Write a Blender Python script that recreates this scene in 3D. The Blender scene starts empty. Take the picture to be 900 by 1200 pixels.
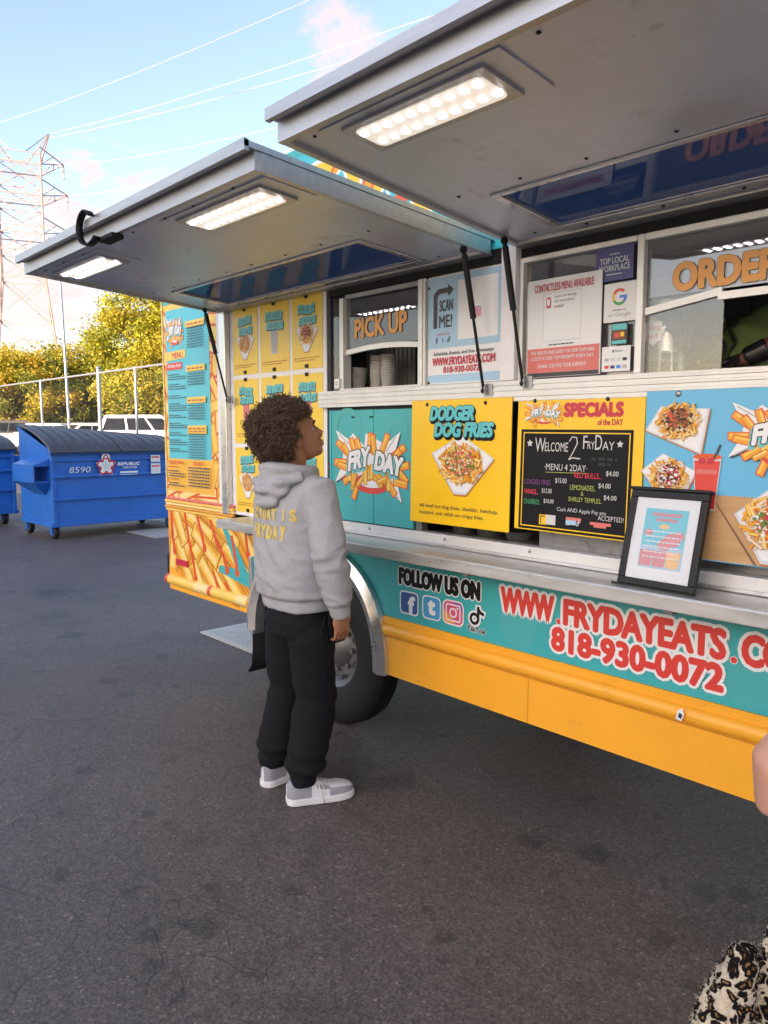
import bpy, bmesh, math, random
from mathutils import Vector, Matrix, noise
from mathutils.bvhtree import BVHTree
R = math.radians
PI = math.pi
C = bpy.context.scene.collection
scn = bpy.context.scene

# ------------------------------------------------------------------ camera
H = 1.5
YAW = R(42.2)                      # truck side runs along X at Y = 2.3, camera looks to -X +Y
PITCH = math.atan(97 / 900.0)
FW = Vector((-math.cos(YAW) * math.cos(PITCH), math.sin(YAW) * math.cos(PITCH), -math.sin(PITCH)))
RT = Vector((math.sin(YAW), math.cos(YAW), 0))
FH = Vector((-math.cos(YAW), math.sin(YAW), 0))
cam = bpy.data.cameras.new('camera')
cam.lens = 27.0; cam.sensor_width = 36.0; cam.sensor_fit = 'AUTO'
cam.clip_start = 0.05; cam.clip_end = 3000
camo = bpy.data.objects.new('camera', cam); C.objects.link(camo)
camo.location = (0, 0, H)
camo.rotation_euler = FW.to_track_quat('-Z', 'Y').to_euler()
scn.camera = camo

# ------------------------------------------------------------------ sky, sun, exposure
SUN_EL = R(11.0)
sh = (-RT * math.cos(R(52)) - FH * math.sin(R(52)))   # from behind the left shoulder
SUNV = Vector((sh.x * math.cos(SUN_EL), sh.y * math.cos(SUN_EL), math.sin(SUN_EL)))
world = bpy.data.worlds.new('World'); scn.world = world; world.use_nodes = True
wn = world.node_tree.nodes; wl = world.node_tree.links
wn.clear()
wo = wn.new('ShaderNodeOutputWorld'); bg = wn.new('ShaderNodeBackground')
sky = wn.new('ShaderNodeTexSky'); sky.sky_type = 'NISHITA'; sky.sun_disc = False
sky.sun_elevation = R(15); sky.sun_rotation = math.atan2(SUNV.x, SUNV.y)
sky.air_density = 1.0; sky.dust_density = 1.3; sky.ozone_density = 1.2; sky.altitude = 0
bg.inputs['Strength'].default_value = 0.120
wl.new(bg.outputs[0], wo.inputs[0])
tc = wn.new('ShaderNodeTexCoord')

def cloud_mask(direction, rad, scale, thr, seed, stretch):
    nrm = wn.new('ShaderNodeVectorMath'); nrm.operation = 'NORMALIZE'
    wl.new(tc.outputs['Generated'], nrm.inputs[0])
    mp = wn.new('ShaderNodeMapping'); mp.inputs['Scale'].default_value = (1, 1, stretch); wl.new(nrm.outputs[0], mp.inputs['Vector'])
    nt = wn.new('ShaderNodeTexNoise'); nt.noise_dimensions = '4D'
    nt.inputs['Scale'].default_value = scale; nt.inputs['Detail'].default_value = 9
    nt.inputs['Roughness'].default_value = 0.62; nt.inputs['W'].default_value = seed; nt.inputs['Distortion'].default_value = 0.6
    wl.new(mp.outputs[0], nt.inputs['Vector'])
    sub = wn.new('ShaderNodeVectorMath'); sub.operation = 'DISTANCE'
    wl.new(nrm.outputs[0], sub.inputs[0]); sub.inputs[1].default_value = direction.normalized()
    dv = wn.new('ShaderNodeMath'); dv.operation = 'DIVIDE'; wl.new(sub.outputs['Value'], dv.inputs[0]); dv.inputs[1].default_value = rad
    ad = wn.new('ShaderNodeMath'); ad.operation = 'MULTIPLY_ADD'; wl.new(dv.outputs[0], ad.inputs[0]); ad.inputs[1].default_value = -0.30; wl.new(nt.outputs['Fac'], ad.inputs[2])
    m2 = wn.new('ShaderNodeMapRange'); m2.interpolation_type = 'SMOOTHSTEP'
    m2.inputs[1].default_value = thr; m2.inputs[2].default_value = thr + 0.20; m2.inputs[4].default_value = 0.85
    wl.new(ad.outputs[0], m2.inputs[0])
    return m2.outputs[0]

def pixdir(px, py):
    up = RT.cross(FW)
    return FW + RT * ((px - 450) / 900.0) - up * ((py - 600) / 900.0)

col = sky.outputs[0]
for (px, py, rad, sc, thr, sd, stz, cc) in ((404, 44, 0.058, 16, 0.27, 3.1, 1.6, (2.35, 2.15, 2.08, 1)), (103, 194, 0.030, 30, 0.26, 7.7, 1.6, (2.5, 2.15, 2.1, 1)),
                                       (50, 335, 0.20, 9, 0.30, 1.3, 3.5, (2.3, 2.05, 1.9, 1)), (150, 300, 0.16, 10, 0.30, 5.3, 3.5, (2.2, 2.05, 2.0, 1))):
    mk = cloud_mask(pixdir(px, py), rad, sc, thr, sd, stz)
    mx = wn.new('ShaderNodeMix'); mx.data_type = 'RGBA'
    wl.new(mk, mx.inputs[0]); wl.new(col, mx.inputs[6]); mx.inputs[7].default_value = cc
    col = mx.outputs[2]
wl.new(col, bg.inputs['Color'])

sun = bpy.data.lights.new('sun', 'SUN'); sun.energy = 5.0; sun.angle = R(0.5); sun.color = (1.0, 0.80, 0.55)
suno = bpy.data.objects.new('sun', sun); C.objects.link(suno)
suno.rotation_euler = (-SUNV).to_track_quat('-Z', 'Y').to_euler()
suno.location = (-20, -20, 30)
scn.view_settings.view_transform = 'Standard'; scn.view_settings.look = 'None'
scn.view_settings.exposure = 1.86; scn.view_settings.gamma = 1.0
scn.view_settings.use_white_balance = True; scn.view_settings.white_balance_temperature = 6850; scn.view_settings.white_balance_tint = 20
scn.view_settings.use_curve_mapping = False

# ------------------------------------------------------------------ materials
MATS = {}
def srgb(r, g, b):
    f = lambda c: (c / 255.0 / 12.92) if c <= 10 else (((c / 255.0) + 0.055) / 1.055) ** 2.4
    return (f(r), f(g), f(b), 1)

def mat(name, color, rough=0.5, metal=0.0, var=0.0, vscale=6.0, bump=0.0, bscale=60.0, spec=0.5, emit=None, estr=0.0, coat=0.0, stretch=None, rvar=0.0, backlit=0.0, dirt=None):
    if name in MATS: return MATS[name]
    m = bpy.data.materials.new(name); m.use_nodes = True
    nt = m.node_tree; n = nt.nodes; l = nt.links
    b = n['Principled BSDF']
    if len(color) == 3: color = (*color, 1)
    b.inputs['Base Color'].default_value = color
    b.inputs['Roughness'].default_value = rough; b.inputs['Metallic'].default_value = metal
    b.inputs['Specular IOR Level'].default_value = spec
    if coat: b.inputs['Coat Weight'].default_value = coat; b.inputs['Coat Roughness'].default_value = 0.1
    if emit: b.inputs['Emission Color'].default_value = (*emit, 1); b.inputs['Emission Strength'].default_value = estr
    if var or bump or rvar or dirt:
        t = n.new('ShaderNodeTexCoord'); src = t.outputs['Object']
        if stretch:
            mp = n.new('ShaderNodeMapping'); mp.inputs['Scale'].default_value = stretch
            l.new(src, mp.inputs['Vector']); src = mp.outputs[0]
    if var or rvar:
        nz = n.new('ShaderNodeTexNoise'); nz.inputs['Scale'].default_value = vscale; nz.inputs['Detail'].default_value = 6
        nz.inputs['Roughness'].default_value = 0.65
        l.new(src, nz.inputs['Vector'])
    last = None
    if var:
        mr = n.new('ShaderNodeMapRange'); mr.inputs[1].default_value = 0.3; mr.inputs[2].default_value = 0.7
        mr.inputs[3].default_value = 1 - var; mr.inputs[4].default_value = 1 + var
        l.new(nz.outputs['Fac'], mr.inputs[0])
        mx = n.new('ShaderNodeMix'); mx.data_type = 'RGBA'; mx.blend_type = 'MULTIPLY'; mx.inputs[0].default_value = 1
        mx.inputs[6].default_value = color
        l.new(mr.outputs[0], mx.inputs[7]); last = mx.outputs[2]
    if dirt:
        for dcol, dscale, lo, hi in (dirt if isinstance(dirt, list) else [dirt]):
          nd = n.new('ShaderNodeTexNoise'); nd.inputs['Scale'].default_value = dscale; nd.inputs['Detail'].default_value = 8
          nd.inputs['Roughness'].default_value = 0.7
          l.new(src, nd.inputs['Vector'])
          md = n.new('ShaderNodeMapRange'); md.inputs[1].default_value = lo; md.inputs[2].default_value = hi
          l.new(nd.outputs['Fac'], md.inputs[0])
          m3 = n.new('ShaderNodeMix'); m3.data_type = 'RGBA'
          l.new(md.outputs[0], m3.inputs[0])
          if last: l.new(last, m3.inputs[6])
          else: m3.inputs[6].default_value = color
          m3.inputs[7].default_value = (*dcol, 1); last = m3.outputs[2]
    if last: l.new(last, b.inputs['Base Color'])
    if rvar:
        m4 = n.new('ShaderNodeMapRange'); m4.inputs[1].default_value = 0.3; m4.inputs[2].default_value = 0.7
        m4.inputs[3].default_value = max(0.02, rough - rvar); m4.inputs[4].default_value = rough + rvar
        l.new(nz.outputs['Fac'], m4.inputs[0]); l.new(m4.outputs[0], b.inputs['Roughness'])
    if bump:
        nb = n.new('ShaderNodeTexNoise'); nb.inputs['Scale'].default_value = bscale; nb.inputs['Detail'].default_value = 4
        l.new(src, nb.inputs['Vector'])
        bp = n.new('ShaderNodeBump'); bp.inputs['Strength'].default_value = bump; bp.inputs['Distance'].default_value = 0.01
        l.new(nb.outputs['Fac'], bp.inputs['Height']); l.new(bp.outputs[0], b.inputs['Normal'])
    if backlit:
        tr = n.new('ShaderNodeBsdfTranslucent'); ms = n.new('ShaderNodeMixShader'); ms.inputs[0].default_value = backlit
        if last: l.new(last, tr.inputs[0])
        else: tr.inputs[0].default_value = color
        o = n['Material Output']
        l.new(b.outputs[0], ms.inputs[1]); l.new(tr.outputs[0], ms.inputs[2]); l.new(ms.outputs[0], o.inputs[0])
    MATS[name] = m
    return m

def glass(name, tint=(0.9, 0.9, 0.9), refl=0.1, rough=0.02, body=None, bodyfac=0.0, top=1.0):
    if name in MATS: return MATS[name]
    m = bpy.data.materials.new(name); m.use_nodes = True
    nt = m.node_tree; n = nt.nodes; l = nt.links; n.clear()
    o = n.new('ShaderNodeOutputMaterial'); t = n.new('ShaderNodeBsdfTransparent'); g = n.new('ShaderNodeBsdfGlossy')
    t.inputs[0].default_value = (*tint, 1); g.inputs['Roughness'].default_value = rough
    lw = n.new('ShaderNodeFresnel'); lw.inputs[0].default_value = 1.5
    mr = n.new('ShaderNodeMapRange'); mr.inputs[1].default_value = 0.0; mr.inputs[2].default_value = 1.0
    mr.inputs[3].default_value = refl; mr.inputs[4].default_value = top
    l.new(lw.outputs[0], mr.inputs[0])
    ms = n.new('ShaderNodeMixShader'); l.new(mr.outputs[0], ms.inputs[0])
    base = t.outputs[0]
    if body:
        d = n.new('ShaderNodeBsdfDiffuse'); d.inputs[0].default_value = (*body, 1)
        m2 = n.new('ShaderNodeMixShader'); m2.inputs[0].default_value = bodyfac
        l.new(t.outputs[0], m2.inputs[1]); l.new(d.outputs[0], m2.inputs[2]); base = m2.outputs[0]
    l.new(base, ms.inputs[1]); l.new(g.outputs[0], ms.inputs[2]); l.new(ms.outputs[0], o.inputs[0])
    MATS[name] = m
    return m

M = lambda k: MATS[k]
mat('white', (0.78, 0.78, 0.79), 0.4, var=0.05, vscale=9)
mat('print_white', (0.80, 0.81, 0.82), 0.35)
mat('print_grey', (0.45, 0.46, 0.48), 0.4)
mat('print_lightgrey', (0.62, 0.66, 0.70), 0.4)
mat('print_black', (0.007, 0.007, 0.008), 0.45, spec=0.25)
mat('print_dark', (0.035, 0.035, 0.04), 0.4)
mat('ink', (0.06, 0.09, 0.11), 0.5)
mat('print_red', (0.72, 0.055, 0.04), 0.35)
mat('print_crimson', (0.55, 0.02, 0.045), 0.35)
mat('print_salmon', (0.70, 0.17, 0.15), 0.4)
mat('print_pink', (0.75, 0.14, 0.18), 0.4)
mat('print_yellow', (0.92, 0.56, 0.012), 0.32, var=0.03, vscale=3)
mat('poster_yellow', (0.90, 0.62, 0.06), 0.32, var=0.03, vscale=3)
mat('banner_yellow', (0.88, 0.60, 0.10), 0.35)
mat('print_orange', (0.85, 0.36, 0.02), 0.35, var=0.05, vscale=4)
mat('menu_orange', (0.90, 0.48, 0.06), 0.35, var=0.03)
mat('letter_orange', (0.90, 0.40, 0.09), 0.4)
mat('print_sky', (0.10, 0.47, 0.74), 0.32, var=0.03, vscale=2)
mat('print_paleblue', (0.36, 0.58, 0.76), 0.35)
mat('print_cyan', (0.07, 0.55, 0.66), 0.35, var=0.02)
mat('print_navy', (0.03, 0.035, 0.20), 0.35)
mat('wrap_teal', (0.035, 0.41, 0.43), 0.34, var=0.06, vscale=2.5, dirt=((0.02, 0.22, 0.24), 9, 0.66, 0.8))
mat('wrap_teal_light', (0.055, 0.41, 0.42), 0.34)
mat('wrap_teal_bright', (0.03, 0.50, 0.58), 0.35)
mat('wrap_orange', (0.95, 0.42, 0.03), 0.33, var=0.05, vscale=3, bump=0.10, bscale=3.5, dirt=[((0.55, 0.23, 0.03), 7, 0.60, 0.85), ((0.30, 0.16, 0.06), 42, 0.72, 0.80)])
mat('fry_yellow', (0.90, 0.58, 0.10), 0.35, var=0.05, vscale=14)
mat('fry_pale', (0.90, 0.68, 0.28), 0.35)
mat('fry_orange', (0.75, 0.33, 0.03), 0.35)
mat('fry_line', (0.50, 0.17, 0.015), 0.35)
mat('ketchup', (0.72, 0.09, 0.02), 0.35)
mat('food_brown', (0.25, 0.08, 0.025), 0.5); mat('food_dark', (0.07, 0.025, 0.015), 0.5)
mat('food_green', (0.13, 0.22, 0.05), 0.5); mat('food_cream', (0.80, 0.68, 0.50), 0.5)
mat('food_wood', (0.56, 0.33, 0.15), 0.45, var=0.14, vscale=5, stretch=(1, 1, 9))
mat('food_wood_line', (0.20, 0.10, 0.05), 0.5)
mat('title_teal', (0.09, 0.53, 0.56), 0.35)
mat('chalk', (0.62, 0.62, 0.60), 0.8); mat('chalk_purple', (0.22, 0.08, 0.26), 0.8); mat('chalk_red', (0.70, 0.06, 0.10), 0.8)
mat('chalk_green', (0.06, 0.42, 0.16), 0.8); mat('chalk_lime', (0.42, 0.50, 0.12), 0.8); mat('chalk_dim', (0.035, 0.035, 0.04), 0.8)
mat('blackboard', (0.009, 0.009, 0.011), 0.5, spec=0.2, var=0.25, vscale=5)
mat('facebook', (0.04, 0.10, 0.32), 0.35); mat('twitter', (0.06, 0.34, 0.62), 0.35)
mat('insta1', (0.70, 0.10, 0.22), 0.35); mat('insta2', (0.25, 0.06, 0.42), 0.35); mat('insta3', (0.85, 0.35, 0.06), 0.35)
mat('g_red', (0.75, 0.07, 0.04), 0.4); mat('g_yellow', (0.88, 0.50, 0.01), 0.4); mat('g_green', (0.04, 0.38, 0.09), 0.4); mat('g_blue', (0.05, 0.22, 0.75), 0.4)
mat('aluminium', (0.66, 0.66, 0.66), 0.30, 0.85, var=0.10, vscale=7, rvar=0.10, bump=0.06, bscale=8, dirt=((0.22, 0.21, 0.20), 14, 0.66, 0.86))
mat('awning_metal', (0.65, 0.69, 0.76), 0.44, 0.62, var=0.12, vscale=3.0, rvar=0.08, bump=0.07, bscale=5, dirt=((0.22, 0.215, 0.22), 6, 0.60, 0.80))
mat('rim_steel', (0.17, 0.17, 0.17), 0.5, 0.8, var=0.2, vscale=20)
mat('awning_edge', (0.50, 0.50, 0.51), 0.42, 0.75, var=0.12, vscale=14, stretch=(0.3, 3, 3))
mat('white_metal', (0.70, 0.70, 0.68), 0.35, 0.25, var=0.08, vscale=10, dirt=((0.30, 0.27, 0.23), 24, 0.66, 0.82))
mat('counter_metal', (0.60, 0.59, 0.57), 0.36, 0.7, var=0.12, vscale=8, rvar=0.12, dirt=((0.20, 0.18, 0.16), 20, 0.62, 0.80), stretch=(0.6, 2.5, 2.5))
mat('grey_metal', (0.26, 0.26, 0.27), 0.40, 0.6, var=0.15, vscale=9, dirt=((0.06, 0.06, 0.06), 8, 0.55, 0.75))
mat('dark_metal', (0.03, 0.03, 0.033), 0.5, 0.3)
mat('interior_steel', (0.30, 0.29, 0.28), 0.40, 0.5, var=0.12, vscale=4)
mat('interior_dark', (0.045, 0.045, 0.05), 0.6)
mat('rubber', (0.010, 0.010, 0.011), 0.62, spec=0.25, var=0.2, vscale=30)
mat('tyre_rubber', (0.011, 0.011, 0.012), 0.65, spec=0.3, var=0.25, vscale=18, dirt=((0.05, 0.048, 0.045), 12, 0.62, 0.85))
mat('black_plastic', (0.009, 0.009, 0.010), 0.42, spec=0.3)
mat('frame_black', (0.010, 0.009, 0.009), 0.4, spec=0.3)
mat('steel', (0.34, 0.34, 0.34), 0.40, 0.9, var=0.1, vscale=20)
mat('underbody', (0.02, 0.02, 0.02), 0.8)
mat('led', (0.25, 0.25, 0.22), 0.3, emit=(1.0, 0.93, 0.76), estr=0.19)
mat('led_bulb', (1, 1, 1), 0.3, emit=(0.95, 0.97, 1.0), estr=8.0)
mat('tube_light', (1, 1, 1), 0.3, emit=(0.95, 0.97, 1.0), estr=1.3)
mat('dumpster_blue', (0.010, 0.135, 0.52), 0.38, var=0.12, vscale=4, dirt=[((0.05, 0.19, 0.46), 9, 0.56, 0.80), ((0.13, 0.22, 0.34), 34, 0.66, 0.76), ((0.05, 0.035, 0.03), 22, 0.70, 0.78)], bump=0.04, bscale=10)
mat('dumpster_lid', (0.062, 0.068, 0.082), 0.45, var=0.25, vscale=6, dirt=((0.20, 0.20, 0.20), 12, 0.62, 0.85), bump=0.05, bscale=20)
mat('galvanised', (0.24, 0.27, 0.32), 0.4, 0.5, var=0.1, vscale=15)
mat('concrete', (0.36, 0.35, 0.33), 0.85, var=0.15, vscale=5, bump=0.15, bscale=50)
mat('red_kerb', (0.30, 0.035, 0.03), 0.75, var=0.2, vscale=8)
mat('stucco', (0.55, 0.50, 0.42), 0.9, var=0.08, vscale=3, bump=0.2, bscale=60)
mat('bark', (0.10, 0.07, 0.045), 0.9, var=0.3, vscale=6, bump=0.4, bscale=12)
mat('car_white', (0.78, 0.78, 0.77), 0.28, coat=0.4); mat('car_silver', (0.50, 0.50, 0.50), 0.3, 0.4, coat=0.4)
mat('car_dark', (0.10, 0.09, 0.085), 0.35, coat=0.4); mat('car_beige', (0.62, 0.60, 0.55), 0.3, coat=0.4)
mat('car_glass', (0.012, 0.013, 0.015), 0.12, spec=0.3); mat('lamp_red', (0.55, 0.02, 0.02), 0.25); mat('lamp_clear', (0.7, 0.7, 0.7), 0.15)
mat('pylon_steel', (0.36, 0.29, 0.28), 0.6, 0.2)
mat('cable', (0.36, 0.36, 0.38), 0.5, 0.1)
mat('fleece_grey', (0.38, 0.38, 0.395), 0.95, var=0.10, vscale=260, bump=0.10, bscale=220, spec=0.1)
mat('print_mustard', (0.66, 0.50, 0.12), 0.8)
mat('jersey_black', (0.009, 0.009, 0.011), 0.88, var=0.15, vscale=60, bump=0.08, bscale=160, spec=0.2)
mat('skin_brown', (0.35, 0.155, 0.080), 0.5, var=0.08, vscale=18)
mat('skin_dark', (0.13, 0.06, 0.035), 0.5, var=0.08, vscale=18)
mat('skin_fair', (0.62, 0.31, 0.21), 0.5, var=0.05, vscale=14)
mat('hair_brown', (0.105, 0.060, 0.037), 0.62, var=0.35, vscale=40)
mat('hair_black', (0.015, 0.012, 0.010), 0.6)
mat('eye_white', (0.36, 0.33, 0.31), 0.4); mat('eye_dark', (0.02, 0.012, 0.01), 0.15)
mat('shoe_white', (0.66, 0.66, 0.68), 0.5, var=0.04, vscale=20); mat('shoe_grey', (0.30, 0.30, 0.33), 0.6, var=0.05, vscale=40); mat('sole_white', (0.72, 0.72, 0.73), 0.5)
mat('tee_green', (0.16, 0.24, 0.08), 0.9, var=0.1, vscale=12); mat('glove', (0.010, 0.010, 0.012), 0.35)
mat('tee_plum', (0.16, 0.05, 0.08), 0.9); mat('denim', (0.03, 0.05, 0.10), 0.9)
mat('cup_white', (0.50, 0.49, 0.46), 0.45); mat('paper_green', (0.30, 0.42, 0.28), 0.8)
mat('plate_white', (0.50, 0.52, 0.52), 0.45, 0.3, var=0.08, vscale=9)
glass('window_glass', (0.86, 0.86, 0.87), 0.06, body=(0.50, 0.50, 0.52), bodyfac=0.13)
glass('clear_glass', (0.97, 0.97, 0.97), 0.02)
glass('jar_glass', (0.92, 0.94, 0.92), 0.06, body=(0.6, 0.6, 0.52), bodyfac=0.10)
glass('blue_pane', (0.05, 0.07, 0.14), 0.0, 0.03, body=(0.045, 0.12, 0.36), bodyfac=0.97, top=0.16)

def asphalt_mat():
    m = bpy.data.materials.new('asphalt'); m.use_nodes = True
    n = m.node_tree.nodes; l = m.node_tree.links; b = n['Principled BSDF']
    t = n.new('ShaderNodeTexCoord'); P = t.outputs['Object']
    def nz(scale, detail=6, rough=0.6, src=P):
        x = n.new('ShaderNodeTexNoise'); x.inputs['Scale'].default_value = scale; x.inputs['Detail'].default_value = detail
        x.inputs['Roughness'].default_value = rough; l.new(src, x.inputs['Vector']); return x
    def mr(src, a, b_, c, d, smooth=False):
        x = n.new('ShaderNodeMapRange'); x.inputs[1].default_value = a; x.inputs[2].default_value = b_
        x.inputs[3].default_value = c; x.inputs[4].default_value = d
        if smooth: x.interpolation_type = 'SMOOTHSTEP'
        l.new(src, x.inputs[0]); return x.outputs[0]
    def mul(a, b_):
        x = n.new('ShaderNodeMath'); x.operation = 'MULTIPLY'
        l.new(a, x.inputs[0])
        if isinstance(b_, float): x.inputs[1].default_value = b_
        else: l.new(b_, x.inputs[1])
        return x.outputs[0]
    fine = nz(120, 4, 0.75); gran = nz(38, 3, 0.8); mid = nz(9, 7, 0.7); big = nz(0.55, 5, 0.6); stain = nz(1.7, 6, 0.55); spot = nz(4.2, 3, 0.5)
    v = mul(mr(fine.outputs[0], 0.25, 0.75, 0.40, 1.6), mr(mid.outputs[0], 0.25, 0.75, 0.76, 1.24))
    v = mul(v, mr(gran.outputs[0], 0.25, 0.75, 0.68, 1.32))
    v = mul(v, mr(big.outputs[0], 0.3, 0.7, 0.72, 1.22))
    v = mul(v, mr(stain.outputs[0], 0.56, 0.66, 1.0, 0.78, True))
    v = mul(v, mr(spot.outputs[0], 0.66, 0.72, 1.0, 0.62, True))
    vs_ = n.new('ShaderNodeTexVoronoi'); vs_.inputs['Scale'].default_value = 130; l.new(P, vs_.inputs['Vector'])
    sp_ = n.new('ShaderNodeSeparateColor'); l.new(vs_.outputs['Color'], sp_.inputs[0])
    v = mul(v, mr(sp_.outputs[0], 0.0, 1.0, 0.62, 1.38)); v = mul(v, mr(sp_.outputs[1], 0.93, 1.0, 1.0, 2.0))
    spot2 = nz(7.5, 2, 0.4); v = mul(v, mr(spot2.outputs[0], 0.68, 0.73, 1.0, 0.66, True))
    drip_ = nz(2.6, 7, 0.65); v = mul(v, mr(drip_.outputs[0], 0.60, 0.70, 1.0, 0.80, True))
    # old oil spots on the lot
    wob = nz(14, 4, 0.6)
    for ox, oy, orad in ((-2.05, .93, .040), (-1.93, .87, .036), (-1.04, 2.36, .045), (-.96, 2.42, .045), (-4.42, 1.78, .07), (-1.62, 2.19, .05), (-2.14, 1.18, .03), (-1.46, 1.56, .035), (-1.41, 2.3, .06), (-2.3, 2.15, .09), (-3.3, 1.2, .05), (-5.6, 2.0, .10), (-7.2, 2.4, .16), (-2.75, 1.25, .03)):
        ds = n.new('ShaderNodeVectorMath'); ds.operation = 'DISTANCE'; l.new(P, ds.inputs[0]); ds.inputs[1].default_value = (ox, oy, 0)
        wa_ = n.new('ShaderNodeMath'); wa_.operation = 'MULTIPLY_ADD'; l.new(wob.outputs[0], wa_.inputs[0]); wa_.inputs[1].default_value = -orad * 2.2; l.new(ds.outputs['Value'], wa_.inputs[2])
        v = mul(v, mr(wa_.outputs[0], -orad * .55, orad * .25, 0.55, 1.0, True))
    # cracks: warped cell borders, only inside patches
    w = nz(1.5, 3, 0.5)
    wm = n.new('ShaderNodeVectorMath'); wm.operation = 'SCALE'; wm.inputs['Scale'].default_value = 0.45
    l.new(w.outputs['Color'], wm.inputs[0])
    wa = n.new('ShaderNodeVectorMath'); wa.operation = 'ADD'; l.new(P, wa.inputs[0]); l.new(wm.outputs[0], wa.inputs[1])
    cr = None
    for sc, wd, lo, seed in ((1.05, 0.006, 0.465, 0.0), (3.4, 0.013, 0.515, 5.0), (9.0, 0.025, 0.58, 11.0)):
        vo = n.new('ShaderNodeTexVoronoi'); vo.feature = 'DISTANCE_TO_EDGE'; vo.inputs['Scale'].default_value = sc
        l.new(wa.outputs[0], vo.inputs['Vector'])
        line = mr(vo.outputs['Distance'], 0.0, wd, 1.0, 0.0)
        of = n.new('ShaderNodeVectorMath'); of.operation = 'ADD'; of.inputs[1].default_value = (seed, seed, 0); l.new(P, of.inputs[0])
        msk = nz(0.8, 4, 0.6, of.outputs[0])
        c = mul(line, mr(msk.outputs[0], lo, lo + 0.08, 0.0, 1.0))
        if cr is None: cr = c
        else:
            x = n.new('ShaderNodeMath'); x.operation = 'MAXIMUM'; l.new(cr, x.inputs[0]); l.new(c, x.inputs[1]); cr = x.outputs[0]
    v = mul(v, mr(cr, 0, 1, 1.0, 0.54))
    mx = n.new('ShaderNodeMix'); mx.data_type = 'RGBA'; mx.blend_type = 'MULTIPLY'; mx.inputs[0].default_value = 1
    mx.inputs[6].default_value = (0.106, 0.081, 0.069, 1); l.new(v, mx.inputs[7]); l.new(mx.outputs[2], b.inputs['Base Color'])
    l.new(mr(mid.outputs[0], 0.3, 0.7, 0.50, 0.66), b.inputs['Roughness'])
    b.inputs['Specular IOR Level'].default_value = 0.7
    hb = n.new('ShaderNodeMath'); hb.operation = 'MULTIPLY_ADD'; l.new(cr, hb.inputs[0]); hb.inputs[1].default_value = -0.4; l.new(fine.outputs[0], hb.inputs[2])
    bp = n.new('ShaderNodeBump'); bp.inputs['Strength'].default_value = 0.55; bp.inputs['Distance'].default_value = 0.006
    l.new(hb.outputs[0], bp.inputs['Height']); l.new(bp.outputs[0], b.inputs['Normal'])
    MATS['asphalt'] = m
asphalt_mat()

def leopard_mat():
    m = bpy.data.materials.new('leopard_plush'); m.use_nodes = True
    n = m.node_tree.nodes; l = m.node_tree.links; b = n['Principled BSDF']
    t = n.new('ShaderNodeTexCoord')
    nz = n.new('ShaderNodeTexNoise'); nz.inputs['Scale'].default_value = 25; nz.inputs['Detail'].default_value = 3
    l.new(t.outputs['Object'], nz.inputs['Vector'])
    sc = n.new('ShaderNodeVectorMath'); sc.operation = 'SCALE'; sc.inputs['Scale'].default_value = 0.05; l.new(nz.outputs['Color'], sc.inputs[0])
    ad = n.new('ShaderNodeVectorMath'); ad.operation = 'ADD'; l.new(t.outputs['Object'], ad.inputs[0]); l.new(sc.outputs[0], ad.inputs[1])
    vo = n.new('ShaderNodeTexVoronoi'); vo.inputs['Scale'].default_value = 70; l.new(ad.outputs[0], vo.inputs['Vector'])
    cr = n.new('ShaderNodeValToRGB'); e = cr.color_ramp.elements
    e[0].position = 0.0; e[0].color = (0.30, 0.15, 0.06, 1); e[1].position = 1.0; e[1].color = (0.62, 0.52, 0.38, 1)
    for p, c in ((0.16, (0.30, 0.15, 0.06, 1)), (0.24, (0.012, 0.010, 0.010, 1)), (0.52, (0.012, 0.010, 0.010, 1)), (0.60, (0.62, 0.52, 0.38, 1))):
        k = e.new(p); k.color = c
    l.new(vo.outputs['Distance'], cr.inputs[0]); l.new(cr.outputs[0], b.inputs['Base Color'])
    b.inputs['Roughness'].default_value = 0.95; b.inputs['Specular IOR Level'].default_value = 0.1
    nb = n.new('ShaderNodeTexNoise'); nb.inputs['Scale'].default_value = 160; l.new(t.outputs['Object'], nb.inputs['Vector'])
    bp = n.new('ShaderNodeBump'); bp.inputs['Strength'].default_value = 0.8; bp.inputs['Distance'].default_value = 0.01
    l.new(nb.outputs['Fac'], bp.inputs['Height']); l.new(bp.outputs[0], b.inputs['Normal'])
    MATS['leopard_plush'] = m
leopard_mat()

for nm, c, bl in (('leaf_yellow', (0.36, 0.305, 0.026), 0.4), ('leaf_green', (0.16, 0.185, 0.024), 0.35), ('leaf_orange', (0.42, 0.29, 0.035), 0.4),
                  ('leaf_lime', (0.31, 0.315, 0.025), 0.4)):
    mat(nm, c, 0.55, var=0.35, vscale=1.3, backlit=bl, spec=0.3)

# ------------------------------------------------------------------ mesh builder
def wloc(o):
    v = Vector((0, 0, 0))
    while o: v = v + o.location; o = o.parent
    return v

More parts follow.
